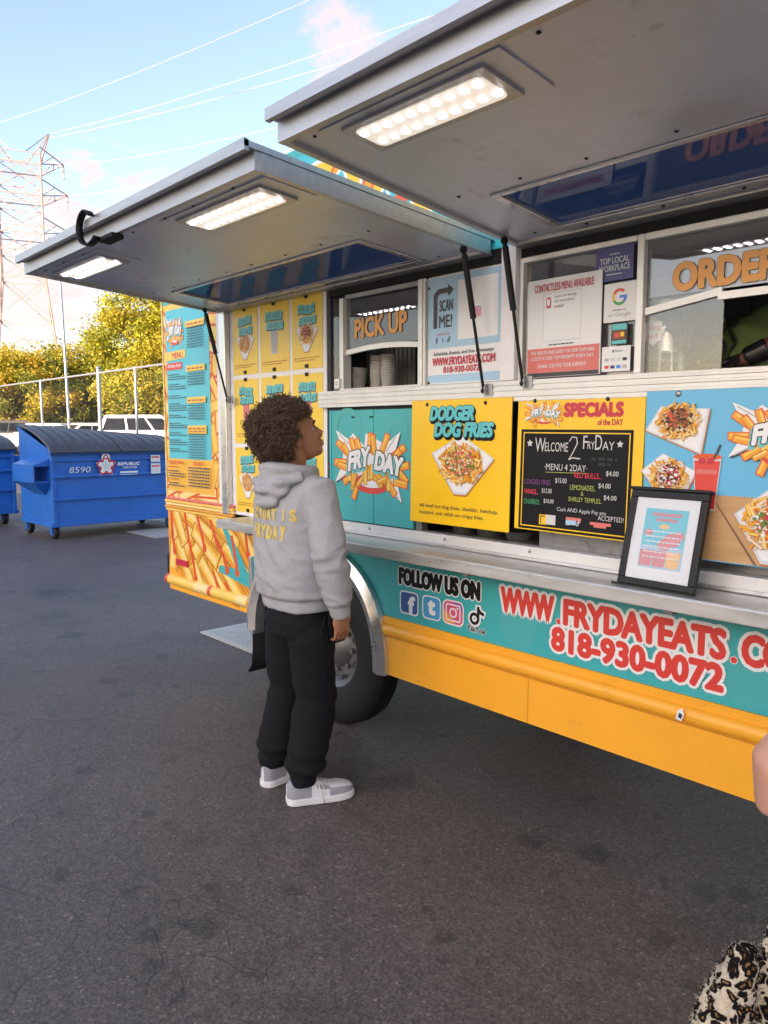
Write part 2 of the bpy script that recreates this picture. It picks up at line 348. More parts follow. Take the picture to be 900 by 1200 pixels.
class MB:
    def __init__(s): s.v = []; s.f = []; s.m = []; s.mats = []
    def mi(s, m):
        if isinstance(m, str): m = MATS[m]
        if m not in s.mats: s.mats.append(m)
        return s.mats.index(m)
    def add(s, verts, faces, m):
        o = len(s.v); i = s.mi(m)
        s.v += [tuple(p) for p in verts]
        for f in faces: s.f.append(tuple(o + k for k in f)); s.m.append(i)
    def box(s, x0, x1, y0, y1, z0, z1, m, xf=None):
        vs = [(x, y, z) for x in (x0, x1) for y in (y0, y1) for z in (z0, z1)]
        if xf: vs = [xf(*p) for p in vs]
        s.add(vs, [(0, 1, 3, 2), (4, 6, 7, 5), (0, 4, 5, 1), (2, 3, 7, 6), (0, 2, 6, 4), (1, 5, 7, 3)], m)
    def tube(s, pts, r, m, n=8, cap=True):
        pts = [Vector(p) for p in pts]
        rs = r if isinstance(r, (list, tuple)) else [r] * len(pts)
        vs = []; fs = []
        t0 = (pts[1] - pts[0]).normalized()
        u = t0.orthogonal().normalized()
        for i, p in enumerate(pts):
            t = (pts[min(i + 1, len(pts) - 1)] - pts[max(i - 1, 0)]).normalized()
            u = (u - t * u.dot(t)).normalized(); w = t.cross(u)
            for k in range(n):
                a = 2 * PI * k / n
                vs.append(p + (u * math.cos(a) + w * math.sin(a)) * rs[i])
        for i in range(len(pts) - 1):
            for k in range(n):
                k2 = (k + 1) % n
                fs.append((i * n + k, i * n + k2, (i + 1) * n + k2, (i + 1) * n + k))
        if cap:
            fs.append(tuple(range(n - 1, -1, -1))); b = (len(pts) - 1) * n; fs.append(tuple(b + k for k in range(n)))
        s.add(vs, fs, m)
    def lathe(s, prof, m, n=24, xf=None, closed=False):      # prof: (radius, axial) about the Z axis
        vs = []; fs = []
        for r, z in prof:
            for k in range(n):
                a = 2 * PI * k / n; vs.append((r * math.cos(a), r * math.sin(a), z))
        L = len(prof)
        for i in range(L if closed else L - 1):
            j = (i + 1) % L
            for k in range(n):
                k2 = (k + 1) % n; fs.append((i * n + k, i * n + k2, j * n + k2, j * n + k))
        if xf: vs = [xf(*p) for p in vs]
        s.add(vs, fs, m)
    def ellipsoid(s, c, r, m, nu=16, nv=10, rot=None):
        vs = []; fs = []; c = Vector(c)
        for j in range(nv + 1):
            th = PI * j / nv
            for i in range(nu):
                a = 2 * PI * i / nu
                p = Vector((r[0] * math.sin(th) * math.cos(a), r[1] * math.sin(th) * math.sin(a), r[2] * math.cos(th)))
                if rot: p = rot @ p
                vs.append(c + p)
        for j in range(nv):
            for i in range(nu):
                i2 = (i + 1) % nu; fs.append((j * nu + i, (j + 1) * nu + i, (j + 1) * nu + i2, j * nu + i2))
        s.add(vs, fs, m)
    def loft(s, rings, m, n=28):                              # ring: (cx, cy, cz, rx, ry, power)
        vs = []; fs = []
        for (cx, cy, cz, rx, ry, pw) in rings:
            for k in range(n):
                a = 2 * PI * k / n; c = math.cos(a); q = math.sin(a)
                vs.append((cx + rx * math.copysign(abs(c) ** pw, c), cy + ry * math.copysign(abs(q) ** pw, q), cz))
        for i in range(len(rings) - 1):
            for k in range(n):
                k2 = (k + 1) % n; fs.append((i * n + k, i * n + k2, (i + 1) * n + k2, (i + 1) * n + k))
        fs.append(tuple(range(n - 1, -1, -1))); b = (len(rings) - 1) * n; fs.append(tuple(b + k for k in range(n)))
        s.add(vs, fs, m)
    def prism(s, poly, y0, y1, m):                             # polygon in XZ, pushed from y0 (front) to y1
        k = len(poly)
        vs = [(p[0], y0, p[1]) for p in poly] + [(p[0], y1, p[1]) for p in poly]
        fs = [tuple(range(k)), tuple(range(2 * k - 1, k - 1, -1))]
        for i in range(k):
            j = (i + 1) % k; fs.append((i, i + k, j + k, j))
        s.add(vs, fs, m)
    def build(s, name, parent=None, local=False, smooth=False, bevel=0.0, seg=2):
        off = Vector((0, 0, 0))
        if parent is not None and not local: off = wloc(parent)
        me = bpy.data.meshes.new(name)
        me.from_pydata([(p[0] - off.x, p[1] - off.y, p[2] - off.z) for p in s.v], [], s.f)
        for m in s.mats: me.materials.append(m)
        me.polygons.foreach_set('material_index', s.m)
        if smooth: me.polygons.foreach_set('use_smooth', [True] * len(me.polygons))
        me.update()
        o = bpy.data.objects.new(name, me); C.objects.link(o)
        if parent is not None: o.parent = parent
        if bevel:
            b = o.modifiers.new('bevel', 'BEVEL'); b.width = bevel; b.segments = seg; b.limit_method = 'ANGLE'; b.angle_limit = R(40)
        if smooth == 'auto':
            try: me.set_sharp_from_angle(angle=R(38))
            except Exception: pass
        return o

def fixnormals(o):
    bm = bmesh.new(); bm.from_mesh(o.data); bmesh.ops.recalc_face_normals(bm, faces=bm.faces); bm.to_mesh(o.data); bm.free()

def tag(o, label=None, cat=None, group=None, kind=None):
    if label: o['label'] = label
    if cat: o['category'] = cat
    if group: o['group'] = group
    if kind: o['kind'] = kind
    return o

def empty(name, loc=(0, 0, 0), rot=(0, 0, 0), label=None, cat=None, group=None, parent=None):
    o = bpy.data.objects.new(name, None); C.objects.link(o); o.location = loc; o.rotation_euler = rot
    o.empty_display_size = 0.2
    if parent: o.parent = parent
    return tag(o, label, cat, group)

def structure(o): o['kind'] = 'structure'; return o

def copy_tree(o, parent=None):
    c = o.copy(); C.objects.link(c)
    if parent: c.parent = parent
    for ch in list(o.children): copy_tree(ch, c)
    return c

# ------------------------------------------------------------------ flat print work (vinyl, posters, lettering)
TCACHE = {}
def text2d(s, bold=0.0, shear=0.0, sp=1.0):
    key = (s, bold, shear, sp)
    if key in TCACHE: return TCACHE[key]
    cu = bpy.data.curves.new('lettering', 'FONT'); cu.body = s; cu.offset = bold; cu.shear = shear
    cu.fill_mode = 'FRONT'; cu.resolution_u = 3; cu.space_character = sp
    ob = bpy.data.objects.new('lettering', cu)
    me = bpy.data.meshes.new_from_object(ob)
    vs = [(v.co.x, v.co.y) for v in me.vertices]; fs = [tuple(p.vertices) for p in me.polygons]
    bpy.data.objects.remove(ob); bpy.data.curves.remove(cu); bpy.data.meshes.remove(me)
    TCACHE[key] = (vs, fs)
    return TCACHE[key]

def clip_poly(poly, x0, x1, z0, z1):
    def cut(P, inside, inter):
        out = []
        for i in range(len(P)):
            a = P[i - 1]; b = P[i]
            if inside(b):
                if not inside(a): out.append(inter(a, b))
                out.append(b)
            elif inside(a): out.append(inter(a, b))
        return out
    def ix(v): return lambda a, b: (v, a[1] + (b[1] - a[1]) * (v - a[0]) / (b[0] - a[0]))
    def iz(v): return lambda a, b: (a[0] + (b[0] - a[0]) * (v - a[1]) / (b[1] - a[1]), v)
    for ins, it in ((lambda p: p[0] >= x0, ix(x0)), (lambda p: p[0] <= x1, ix(x1)), (lambda p: p[1] >= z0, iz(z0)), (lambda p: p[1] <= z1, iz(z1))):
        if len(poly) < 3: return []
        poly = cut(poly, ins, it)
    return poly

class Print(MB):
    """flat shapes on a plane facing -Y; every shape lies a hair in front of the one before"""
    def __init__(s, y, step=0.00002, clip=None):
        MB.__init__(s); s.y = y; s.step = step; s.clip = clip
    def up(s): s.y -= s.step
    def poly(s, pts, m):
        if s.clip:
            pts = clip_poly(list(pts), *s.clip)
            if len(pts) < 3: return
        s.up(); s.add([(p[0], s.y, p[1]) for p in pts], [tuple(range(len(pts)))], m)
    def rect(s, x0, x1, z0, z1, m): s.poly([(x0, z0), (x1, z0), (x1, z1), (x0, z1)], m)
    def rrect(s, x0, x1, z0, z1, r, m, n=5):
        pts = []
        for cx, cz, a0 in ((x1 - r, z0 + r, -90), (x1 - r, z1 - r, 0), (x0 + r, z1 - r, 90), (x0 + r, z0 + r, 180)):
            for k in range(n + 1):
                a = R(a0 + 90 * k / n); pts.append((cx + r * math.cos(a), cz + r * math.sin(a)))
        s.poly(pts, m)
    def disc(s, cx, cz, rx, rz, m, n=20, a0=0): s.poly([(cx + rx * math.cos(a0 + 2 * PI * k / n), cz + rz * math.sin(a0 + 2 * PI * k / n)) for k in range(n)], m)
    def ring(s, cx, cz, r1, r0, m, a0=0.0, a1=360.0, n=28):
        s.up(); vs = []; fs = []
        for k in range(n + 1):
            a = R(a0 + (a1 - a0) * k / n)
            vs += [(cx + r0 * math.cos(a), s.y, cz + r0 * math.sin(a)), (cx + r1 * math.cos(a), s.y, cz + r1 * math.sin(a))]
        for k in range(n): fs.append((2 * k, 2 * k + 1, 2 * k + 3, 2 * k + 2))
        s.add(vs, fs, m)
    def stroke(s, pts, w, m):
        for a, b in zip(pts[:-1], pts[1:]):
            d = Vector((b[0] - a[0], b[1] - a[1]))
            if d.length == 0: continue
            d.normalize(); nx, nz = -d.y * w / 2, d.x * w / 2; ex, ez = d.x * w * 0.4, d.y * w * 0.4
            s.poly([(a[0] - nx - ex, a[1] - nz - ez), (b[0] - nx + ex, b[1] - nz + ez), (b[0] + nx + ex, b[1] + nz + ez), (a[0] + nx - ex, a[1] + nz - ez)], m)
    def star(s, cx, cz, r, m, r2=0.45, n=5, rot=90): s.poly([(cx + (r if k % 2 == 0 else r * r2) * math.cos(R(rot + 180.0 * k / n)), cz + (r if k % 2 == 0 else r * r2) * math.sin(R(rot + 180.0 * k / n))) for k in range(2 * n)], m)
    def text(s, t, x0, x1, z0, z1, m, bold=0.0, shear=0.0, outline=None, shadow=None, warp=None, sp=1.0):
        """lettering fitted to a box; weight and outline are grown evenly on all sides"""
        vs, fs = text2d(t, 0.0, shear, sp); H_ = z1 - z0
        g_ = lambda b_: max(0.0, b_) * H_ / 0.73
        rb = g_(bold) if H_ > .010 else 0.0
        ax = min(v[0] for v in vs); bx = max(v[0] for v in vs); az = min(v[1] for v in vs); bz = max(v[1] for v in vs)
        kx = (x1 - x0 - 2 * rb) / (bx - ax); kz = (H_ - 2 * rb) / (bz - az)
        def put(r, mm, dx=0.0, dz=0.0):
            nn = 0 if r <= 0 else (12 if H_ > .05 else 8 if H_ > .02 else 4)
            for k in range(-1 if nn < 12 else 0, nn):
                s.up(); s.y += s.step * .75
                ox = dx + (r * math.cos(2 * PI * k / nn) if k >= 0 else 0); oz = dz + (r * math.sin(2 * PI * k / nn) if k >= 0 else 0)
                out = []
                for v in vs:
                    x = x0 + rb + (v[0] - ax) * kx + ox; z = z0 + rb + (v[1] - az) * kz + oz
                    if warp: x, z = warp(x, z)
                    out.append((x, s.y, z))
                s.add(out, fs, mm)
            s.up()
        if shadow:
            for q in (1.0, .66, .33): put(g_(shadow[1]), shadow[0], shadow[2] * q, shadow[3] * q)
        if outline: put(g_(outline[1]), outline[0])
        put(rb, m)
    def lines(s, x0, x1, z, h, m, rng, fill=0.9, slope=0.0):
        """one line of print too small to read: word-long ticks"""
        x = x0; end = x0 + (x1 - x0) * fill
        while x < end:
            w = rng.uniform(1.2, 4.0) * h
            w = min(w, end - x)
            if w < 0.4 * h: break
            s.rect(x, x + w, z, z + h, m); x += w + 0.7 * h
    def scrawl(s, x0, x1, z0, z1, m, rng, n, edge=None):
        """fat slanted strokes of a title too blurred to read"""
        w = (x1 - x0) / n; h = z1 - z0
        for k in range(n):
            xa = x0 + k * w; j = rng.uniform(-0.12, 0.12) * h
            for dx, dz, mm, g in (((0.15 * w, -0.14 * h, edge, 0.14 * w),) if edge else ()) + ((0, 0, m, 0.0),):
                s.poly([(xa - g + dx, z0 + j + dz), (xa + 0.82 * w + g + dx, z0 + j + dz), (xa + 1.02 * w + g + dx, z1 + j + dz), (xa + 0.2 * w - g + dx, z1 + j + dz)], mm)
            if rng.random() < 0.6: s.rect(xa + 0.4 * w, xa + 0.62 * w, z0 + j + 0.25 * h, z0 + j + 0.6 * h, edge or m)
    def fry(s, cx, cz, L, w, a, body='fry_yellow', line='fry_line', lw=0.12, hi='fry_pale', taper=0.0):
        ca, sa = math.cos(a), math.sin(a)
        def q(l0, l1, w0, w1): return [(cx + x * ca - y * sa, cz + x * sa + y * ca) for x, y in ((l0, -w0), (l1, -w1), (l1, w1), (l0, w0))]
        e = lw * w
        s.poly(q(-L / 2 - e, L / 2 + e, w / 2 + e, w / 2 * (1 - taper) + e), line)
        s.poly(q(-L / 2, L / 2, w / 2, w / 2 * (1 - taper)), body)
        if hi: s.poly([(cx + x * ca - y * sa, cz + x * sa + y * ca) for x, y in ((-L * 0.42, w * 0.05), (L * 0.42, w * 0.05), (L * 0.42, w * 0.36 * (1 - taper)), (-L * 0.42, w * 0.36))], hi)
    def fries_logo(s, cx, cz, w, h, seed=1):
        """a white splash, fries flying out of a red dish and the two words"""
        rng = random.Random(seed)
        burst = [(-0.49, 0.42), (-0.30, 0.30), (-0.24, 0.38), (-0.08, 0.22), (-0.06, 0.38), (0.06, 0.32), (0.10, 0.30), (0.20, 0.24), (0.40, 0.40), (0.34, 0.18), (0.42, 0.0), (0.34, -0.14),
                 (0.42, -0.46), (0.18, -0.24), (-0.10, -0.24), (-0.34, -0.16), (-0.50, -0.26), (-0.40, -0.02), (-0.38, 0.14)]
        s.poly([(cx + (x + 0.012) * w, cz + (y - 0.02) * h) for x, y in burst], 'print_dark')
        s.poly([(cx + x * w, cz + y * h) for x, y in burst], 'print_white')
        for a, b in (((-0.44, 0.36), (-0.22, 0.18)), ((-0.24, 0.33), (-0.14, 0.16)), ((0.34, 0.34), (0.22, 0.16)), ((-0.45, -0.23), (-0.28, -0.10)), ((0.37, -0.40), (0.24, -0.2)), ((-0.40, 0.27), (-0.30, 0.14))):
            s.stroke([(cx + a[0] * w, cz + a[1] * h), (cx + b[0] * w, cz + b[1] * h)], 0.012 * w, 'print_grey')
        fr = [(-0.40, 0.20, -35), (-0.33, 0.14, -50), (-0.24, 0.2, -70), (-0.15, 0.2, -60), (0.0, 0.26, 85), (0.05, 0.24, 100), (0.2, 0.26, 62), (0.38, 0.16, 30), (0.33, 0.1, 40), (-0.42, 0.0, 0), (-0.38, -0.05, -12),
              (0.42, -0.02, 12), (0.42, -0.13, -40), (-0.30, -0.20, 30), (-0.2, -0.35, 68), (0.40, -0.22, -8), (0.28, -0.28, -50), (0.16, -0.2, -40)]
        for x, y, a in fr: s.fry(cx + x * w, cz + y * h, 0.17 * w, 0.055 * w, R(a), 'print_orange', 'ketchup', 0.16, 'fry_yellow')
        s.disc(cx + 0.02 * w, cz - 0.25 * h, 0.24 * w, 0.13 * h, 'print_red')
        s.disc(cx + 0.02 * w, cz - 0.235 * h, 0.16 * w, 0.07 * h, 'print_white')
        for k in range(26):
            a = R(rng.uniform(20, 160)); x = rng.uniform(-0.26, 0.30); y = -0.17 + rng.uniform(-0.05, 0.10) - 0.35 * abs(x) ** 1.6
            s.fry(cx + x * w, cz + y * h, 0.13 * w, 0.042 * w, a, rng.choice(('print_orange', 'fry_yellow')), 'fry_line', 0.14, rng.choice(('fry_pale', 'fry_yellow')))
        def tilt(k, x00): return lambda x, z: (x, z + k * (x - x00))
        s.text('FRY', cx - 0.31 * w, cx + 0.01 * w, cz - 0.12 * h, cz + 0.13 * h, 'print_white', 0.05, 0.12, ('print_black', 0.085), ('title_teal', 0.085, -0.014 * w, -0.035 * h), tilt(0.22, cx - 0.31 * w))
        s.text('DAY', cx + 0.06 * w, cx + 0.45 * w, cz - 0.07 * h, cz + 0.18 * h, 'print_white', 0.05, 0.25, ('print_black', 0.085), ('title_teal', 0.085, -0.014 * w, -0.035 * h), tilt(-0.16, cx + 0.06 * w))
    def food(s, cx, cz, w, h, seed, toppings=('food_brown', 'food_cream', 'ketchup', 'food_green'), tray=None, n=90, core=None):
        """a paper tray heaped with fries and toppings"""
        rng = random.Random(seed)
        tray = tray or [(-0.5, 0.18), (0.0, 0.5), (0.5, 0.12), (0.08, -0.5), (-0.12, -0.5)]
        s.poly([(cx + x * w * 1.02 + 0.01 * w, cz + y * h * 1.02 - 0.02 * h) for x, y in tray], 'fry_line')
        s.poly([(cx + x * w, cz + y * h) for x, y in tray], 'print_lightgrey')
        s.poly([(cx + x * w * 0.93, cz + y * h * 0.93 + 0.01 * h) for x, y in tray], 'print_white')
        ccx = sum(p[0] for p in tray) / len(tray); ccz = sum(p[1] for p in tray) / len(tray) + 0.06
        s.disc(cx + ccx * w, cz + ccz * h, 0.30 * w, 0.28 * h, 'fry_orange')
        n = int(n * 1.7)
        for k in range(n):
            a = rng.uniform(0, 2 * PI); rr = math.sqrt(rng.random())
            x = ccx + 0.33 * rr * math.cos(a); z = ccz + 0.31 * rr * math.sin(a)
            s.fry(cx + x * w, cz + z * h, rng.uniform(0.08, 0.17) * w, 0.024 * w, rng.uniform(0, PI), rng.choice(('fry_yellow', 'print_orange', 'fry_pale', 'fry_orange', 'food_cream')), rng.choice(('fry_line', 'fry_orange')), 0.14, None)
        for k in range(n):
            a = rng.uniform(0, 2 * PI); rr = math.sqrt(rng.random()) * 0.24
            x = ccx + rr * math.cos(a); z = ccz + 0.04 + rr * math.sin(a)
            s.disc(cx + x * w, cz + z * h, rng.uniform(0.008, 0.024) * w, rng.uniform(0.006, 0.020) * w, rng.choice(toppings), 6, rng.uniform(0, 3))
        if core:
            for k in range(60):
                a = rng.uniform(0, 2 * PI); rr = math.sqrt(rng.random()) * 0.17
                s.disc(cx + (ccx + rr * math.cos(a)) * w, cz + (ccz + 0.06 + rr * math.sin(a)) * h, rng.uniform(0.015, 0.04) * w, rng.uniform(0.012, 0.03) * w, rng.choice(core), 6, rng.uniform(0, 3))
    def drink(s, cx, cz, w, h, m, top='print_white'):
        s.poly([(cx - 0.5 * w, cz + 0.5 * h), (cx - 0.34 * w, cz - 0.5 * h), (cx + 0.34 * w, cz - 0.5 * h), (cx + 0.5 * w, cz + 0.5 * h)], 'print_lightgrey')
        s.poly([(cx - 0.45 * w, cz + 0.40 * h), (cx - 0.32 * w, cz - 0.47 * h), (cx + 0.32 * w, cz - 0.47 * h), (cx + 0.45 * w, cz + 0.40 * h)], m)
        s.disc(cx, cz + 0.47 * h, 0.5 * w, 0.06 * h, top)
        s.stroke([(cx + 0.2 * w, cz + 0.40 * h), (cx + 0.42 * w, cz + 0.68 * h)], 0.07 * w, 'print_dark')

def icon_facebook(P, x0, x1, z0, z1):
    w = x1 - x0; P.rrect(x0 - .06 * w, x1 + .06 * w, z0 - .06 * w, z1 + .06 * w, 0.2 * w, 'print_white'); P.rrect(x0, x1, z0, z1, 0.16 * w, 'facebook')
    P.text('f', x0 + .42 * w, x0 + .86 * w, z0, z0 + .86 * (z1 - z0), 'print_white', 0.05)
def icon_twitter(P, x0, x1, z0, z1):
    w = x1 - x0; P.rrect(x0 - .06 * w, x1 + .06 * w, z0 - .06 * w, z1 + .06 * w, 0.24 * w, 'print_white'); P.rrect(x0, x1, z0, z1, 0.2 * w, 'twitter')
    P.text('t', x0 + .26 * w, x0 + .74 * w, z0 + .14 * w, z0 + .88 * (z1 - z0), 'print_white', 0.07)
def icon_instagram(P, x0, x1, z0, z1, edge='print_white'):
    w = x1 - x0; h = z1 - z0; cx = (x0 + x1) / 2; cz = (z0 + z1) / 2
    if edge: P.rrect(x0 - .06 * w, x1 + .06 * w, z0 - .06 * w, z1 + .06 * w, 0.26 * w, edge)
    P.rrect(x0, x1, z0, z1, 0.22 * w, 'insta1')
    P.poly([(x0 + .1 * w, z0 + .02 * h), (x0 + .62 * w, z0 + .02 * h), (x0 + .02 * w, z0 + .62 * h), (x0 + .02 * w, z0 + .1 * h)], 'insta3')
    P.poly([(x0 + .5 * w, z1 - .02 * h), (x1 - .14 * w, z1 - .02 * h), (x1 - .02 * w, z1 - .14 * h), (x1 - .02 * w, z0 + .6 * h)], 'insta2')
    P.ring(cx, cz, .20 * w, .135 * w, 'print_white'); P.disc(cx + .23 * w, cz + .23 * h, .045 * w, .045 * w, 'print_white')
    for a, b in (((.2, .14), (.8, .14)), ((.8, .14), (.86, .2)), ((.86, .2), (.86, .8)), ((.86, .8), (.8, .86)), ((.8, .86), (.2, .86)), ((.2, .86), (.14, .8)), ((.14, .8), (.14, .2)), ((.14, .2), (.2, .14))):
        P.stroke([(x0 + a[0] * w, z0 + a[1] * h), (x0 + b[0] * w, z0 + b[1] * h)], .06 * w, 'print_white')
def icon_note(P, x0, x1, z0, z1, m='print_black', halo='print_white'):
    w = x1 - x0; h = z1 - z0
    for mm, g in (((halo, .11),) if halo else ()) + ((m, 0.0),):
        P.ring(x0 + .36 * w, z0 + .32 * h, (.34 + g) * w, (.17 - g) * w if g < .17 else 0.001, mm)
        P.stroke([(x0 + .62 * w, z0 + .30 * h), (x0 + .62 * w, z1)], (.18 + 2 * g) * w, mm)
        P.stroke([(x0 + .62 * w, z1 - .06 * h), (x0 + .76 * w, z1 - .24 * h), (x0 + .96 * w, z1 - .32 * h)], (.18 + 2 * g) * w, mm)

# ------------------------------------------------------------------ the setting
def at(px, depth, z=None):
    """ground point that many metres ahead, in the direction of a column of the photograph"""
    d = pixdir(px, 503); k = depth / d.dot(FH)
    return Vector((d.x * k, d.y * k, 0 if z is None else z))

g = MB(); n = 40
g.add([(-900, -900, 0), (900, -900, 0), (900, 900, 0), (-900, 900, 0)], [(0, 1, 2, 3)], 'asphalt')
structure(g.build('asphalt_ground'))
# raised parking lot beyond the fence
g = MB(); g.prism([(-140, 0.0), (60, 0.0), (60, 0.36), (-140, 0.36)], 12.0, 120.0, 'asphalt')
g.add([(-140, 9.2, 0.004), (60, 9.2, 0.004), (60, 12.0, 0.358), (-140, 12.0, 0.358)], [(0, 1, 2, 3)], 'asphalt')
structure(g.build('parking_lot'))
# concrete strip and red kerb beside the dumpsters
g = MB(); g.box(-13.6, -9.6, 5.62, 6.15, 0.0, 0.012, 'concrete'); g.box(-10.9, -9.9, 4.72, 5.62, 0.0, 0.008, 'concrete')
structure(g.build('concrete_strip'))
g = MB(); g.box(-13.4, -10.0, 6.15, 6.45, 0.0, 0.14, 'red_kerb'); structure(g.build('kerb', bevel=0.02))

# a ribbed plate lying under the tail of the truck
g = MB(); g.box(-5.02, -4.2, 2.72, 3.14, 0.002, 0.014, 'plate_white')
for k in range(16): g.box(-5.0, -4.22, 2.735 + k * 0.025, 2.745 + k * 0.025, 0.0139, 0.020, 'plate_white')
tag(g.build('drain_cover'), 'pale ribbed metal drain cover in the asphalt under the tail of the food truck', 'drain cover')

# unseen building added behind the camera to shade the lot
def LD(u, v, z):
    # u metres along the sun's azimuth from the camera, v metres across it
    sx, sy = -math.cos(R(52)), -math.sin(R(52)); p = RT * (sx * u - sy * v) + FH * (sy * u + sx * v); return (p.x, p.y, z)
wh = empty('shade_block', LD(46, 0, 0), label='unseen long beige block added behind the photographer to shade the lot', cat='shade block')
g = MB(); g.box(38, 58, -17.5, 16, 0, 11.0, 'stucco', LD); g.build('wall', wh)
g = MB(); g.box(37.8, 58.2, -17.7, 16.2, 11.0, 11.4, 'concrete', LD); g.build('parapet', wh)
for k in range(4):
    g = MB()
    for j in range(14): g.box(37.9 + 0.02 * (j % 2), 37.999, -14 + k * 7.4, -10.2 + k * 7.4, 0.02 + j * 0.25, 0.27 + j * 0.25 - 0.01, 'galvanised', LD)
    g.build('roll_up_door', wh)

# fence
FY = 8.35; FZ = 3.0
def xat(px, y): d = pixdir(px, 480); return d.x * y / d.y
fx = [xat(117, FY)]; stp = fx[0] - xat(49, FY)
x = fx[0]
while x > -80: x -= stp; fx.append(x)
x = fx[0]
while x < 3: x += stp * 0.5; fx.append(x)
fence = empty('chain_link_fence', (fx[0], FY, 0), label='tall galvanised chain link fence behind the blue dumpsters', cat='fence')
for i, x in enumerate(fx):
    g = MB(); r = 0.055 if i == 0 else 0.035
    g.tube([(x, FY, 0), (x, FY, FZ + (0.12 if i == 0 else 0.03))], r, 'galvanised', 10)
    if i == 0: g.ellipsoid((x, FY, FZ + 0.13), (0.07, 0.07, 0.05), 'galvanised', 10, 6)
    g.build('post', fence, smooth='auto')
g = MB(); g.tube([(-80, FY, FZ), (3, FY, FZ)], 0.028, 'galvanised', 8); g.build('top_rail', fence, smooth='auto')
g = MB(); pit = 0.07; hh = FZ - 0.12; x = -42.0
while x < -6:
    for sgn in (1, -1):
        a = Vector((x, FY + 0.045, 0.06)); b = Vector((x + sgn * hh * 0.6, FY + 0.045, 0.06 + hh))
        d = Vector((0.00035, 0, 0)); e = Vector((0, 0.0006, 0.0))
        g.add([a - d, a + d, a + e, b - d, b + d, b + e], [(0, 1, 4, 3), (1, 2, 5, 4), (2, 0, 3, 5)], 'galvanised')
    x += pit
g.build('wire_mesh', fence)

# trees
def crown_mesh(name, seed, rad, nclump, nleaf, mats, size, flat=0.55):
    rng = random.Random(seed); g = MB()
    for c in range(nclump):
        for _ in range(50):
            p = Vector((rng.uniform(-1, 1), rng.uniform(-1, 1), rng.uniform(-1, 1)))
            if 0.25 < p.length < 1: break
        cc = Vector((p.x * rad[0], p.y * rad[1], p.z * rad[2])); cr = rng.uniform(0.16, 0.36) * min(rad)
        m0 = rng.choice(mats)
        for k in range(nleaf):
            o = Vector((rng.gauss(0, 1), rng.gauss(0, 1), rng.gauss(0, flat + 0.2))) * cr * 0.6
            q = cc + o; s = size * rng.uniform(0.6, 1.3)
            u = Vector((rng.gauss(0, 1), rng.gauss(0, 1), rng.gauss(0, 0.7))).normalized(); w = u.orthogonal().normalized()
            w = Matrix.Rotation(rng.uniform(0, PI), 3, u) @ w
            g.add([q - u * s, q + w * s * 0.42, q + u * s, q - w * s * 0.42], [(0, 1, 2, 3)], m0 if rng.random() < 0.8 else rng.choice(mats))
    o = g.build(name); me = o.data; bpy.data.objects.remove(o); return me

def tree(loc, h, rad, me, label, group, seed, cz=None, scale=1.0, rot=0.0):
    rng = random.Random(seed)
    t = empty('tree', loc, (0, 0, rot), label, 'tree', group)
    cz = cz if cz is not None else h - rad[2]
    g = MB(); top = Vector((rng.uniform(-.3, .3), rng.uniform(-.3, .3), cz + 0.3 * rad[2]))
    g.tube([(0, 0, -0.1), (0.05, 0.03, cz * 0.4), (top.x * .6, top.y * .6, cz * 0.8), top], [0.035 * h, 0.026 * h, 0.018 * h, 0.008 * h], 'bark', 9)
    for k in range(7):
        a = 2 * PI * k / 7 + rng.uniform(-.3, .3); z0 = cz * rng.uniform(0.45, 0.9)
        e = Vector((math.cos(a) * rad[0] * 0.65, math.sin(a) * rad[1] * 0.65, cz + rng.uniform(-0.3, 0.6) * rad[2]))
        g.tube([(0, 0, z0), (e.x * 0.45, e.y * 0.45, z0 * 0.55 + e.z * 0.45), e], [0.013 * h, 0.009 * h, 0.003 * h], 'bark', 6)
    tr = g.build('trunk', t, local=True, smooth=True)
    c = bpy.data.objects.new('crown', me); C.objects.link(c); c.parent = t; c.location = (0, 0, cz); c.scale = (scale,) * 3
    return t

cm_tall = crown_mesh('tall_crown', 3, (2.7, 2.7, 4.2), 80, 620, ('leaf_lime', 'leaf_lime', 'leaf_yellow', 'leaf_green'), 0.095)
cm_yel = crown_mesh('yellow_crown', 5, (3.3, 3.3, 2.2), 54, 430, ('leaf_yellow', 'leaf_yellow', 'leaf_lime', 'leaf_green'), 0.10)
cm_org = crown_mesh('orange_crown', 8, (3.3, 3.3, 2.1), 54, 430, ('leaf_orange', 'leaf_green', 'leaf_yellow', 'leaf_green'), 0.10)
cm_grn = crown_mesh('green_crown', 13, (3.1, 3.1, 2.3), 54, 430, ('leaf_green', 'leaf_green', 'leaf_yellow'), 0.10)
TG = 'roadside trees behind the parked cars'
tree(at(172, 43, 0.36), 9.6, (2.7, 2.7, 4.2), cm_tall, 'tall lime green tree rising beside the rear edge of the food truck', TG, 1, cz=5.2)
tree(at(232, 45, 0.36), 9.4, (2.7, 2.7, 4.2), cm_tall, 'tall yellow green tree half hidden behind the rear edge of the food truck', TG, 2, cz=5.4, rot=2.0)
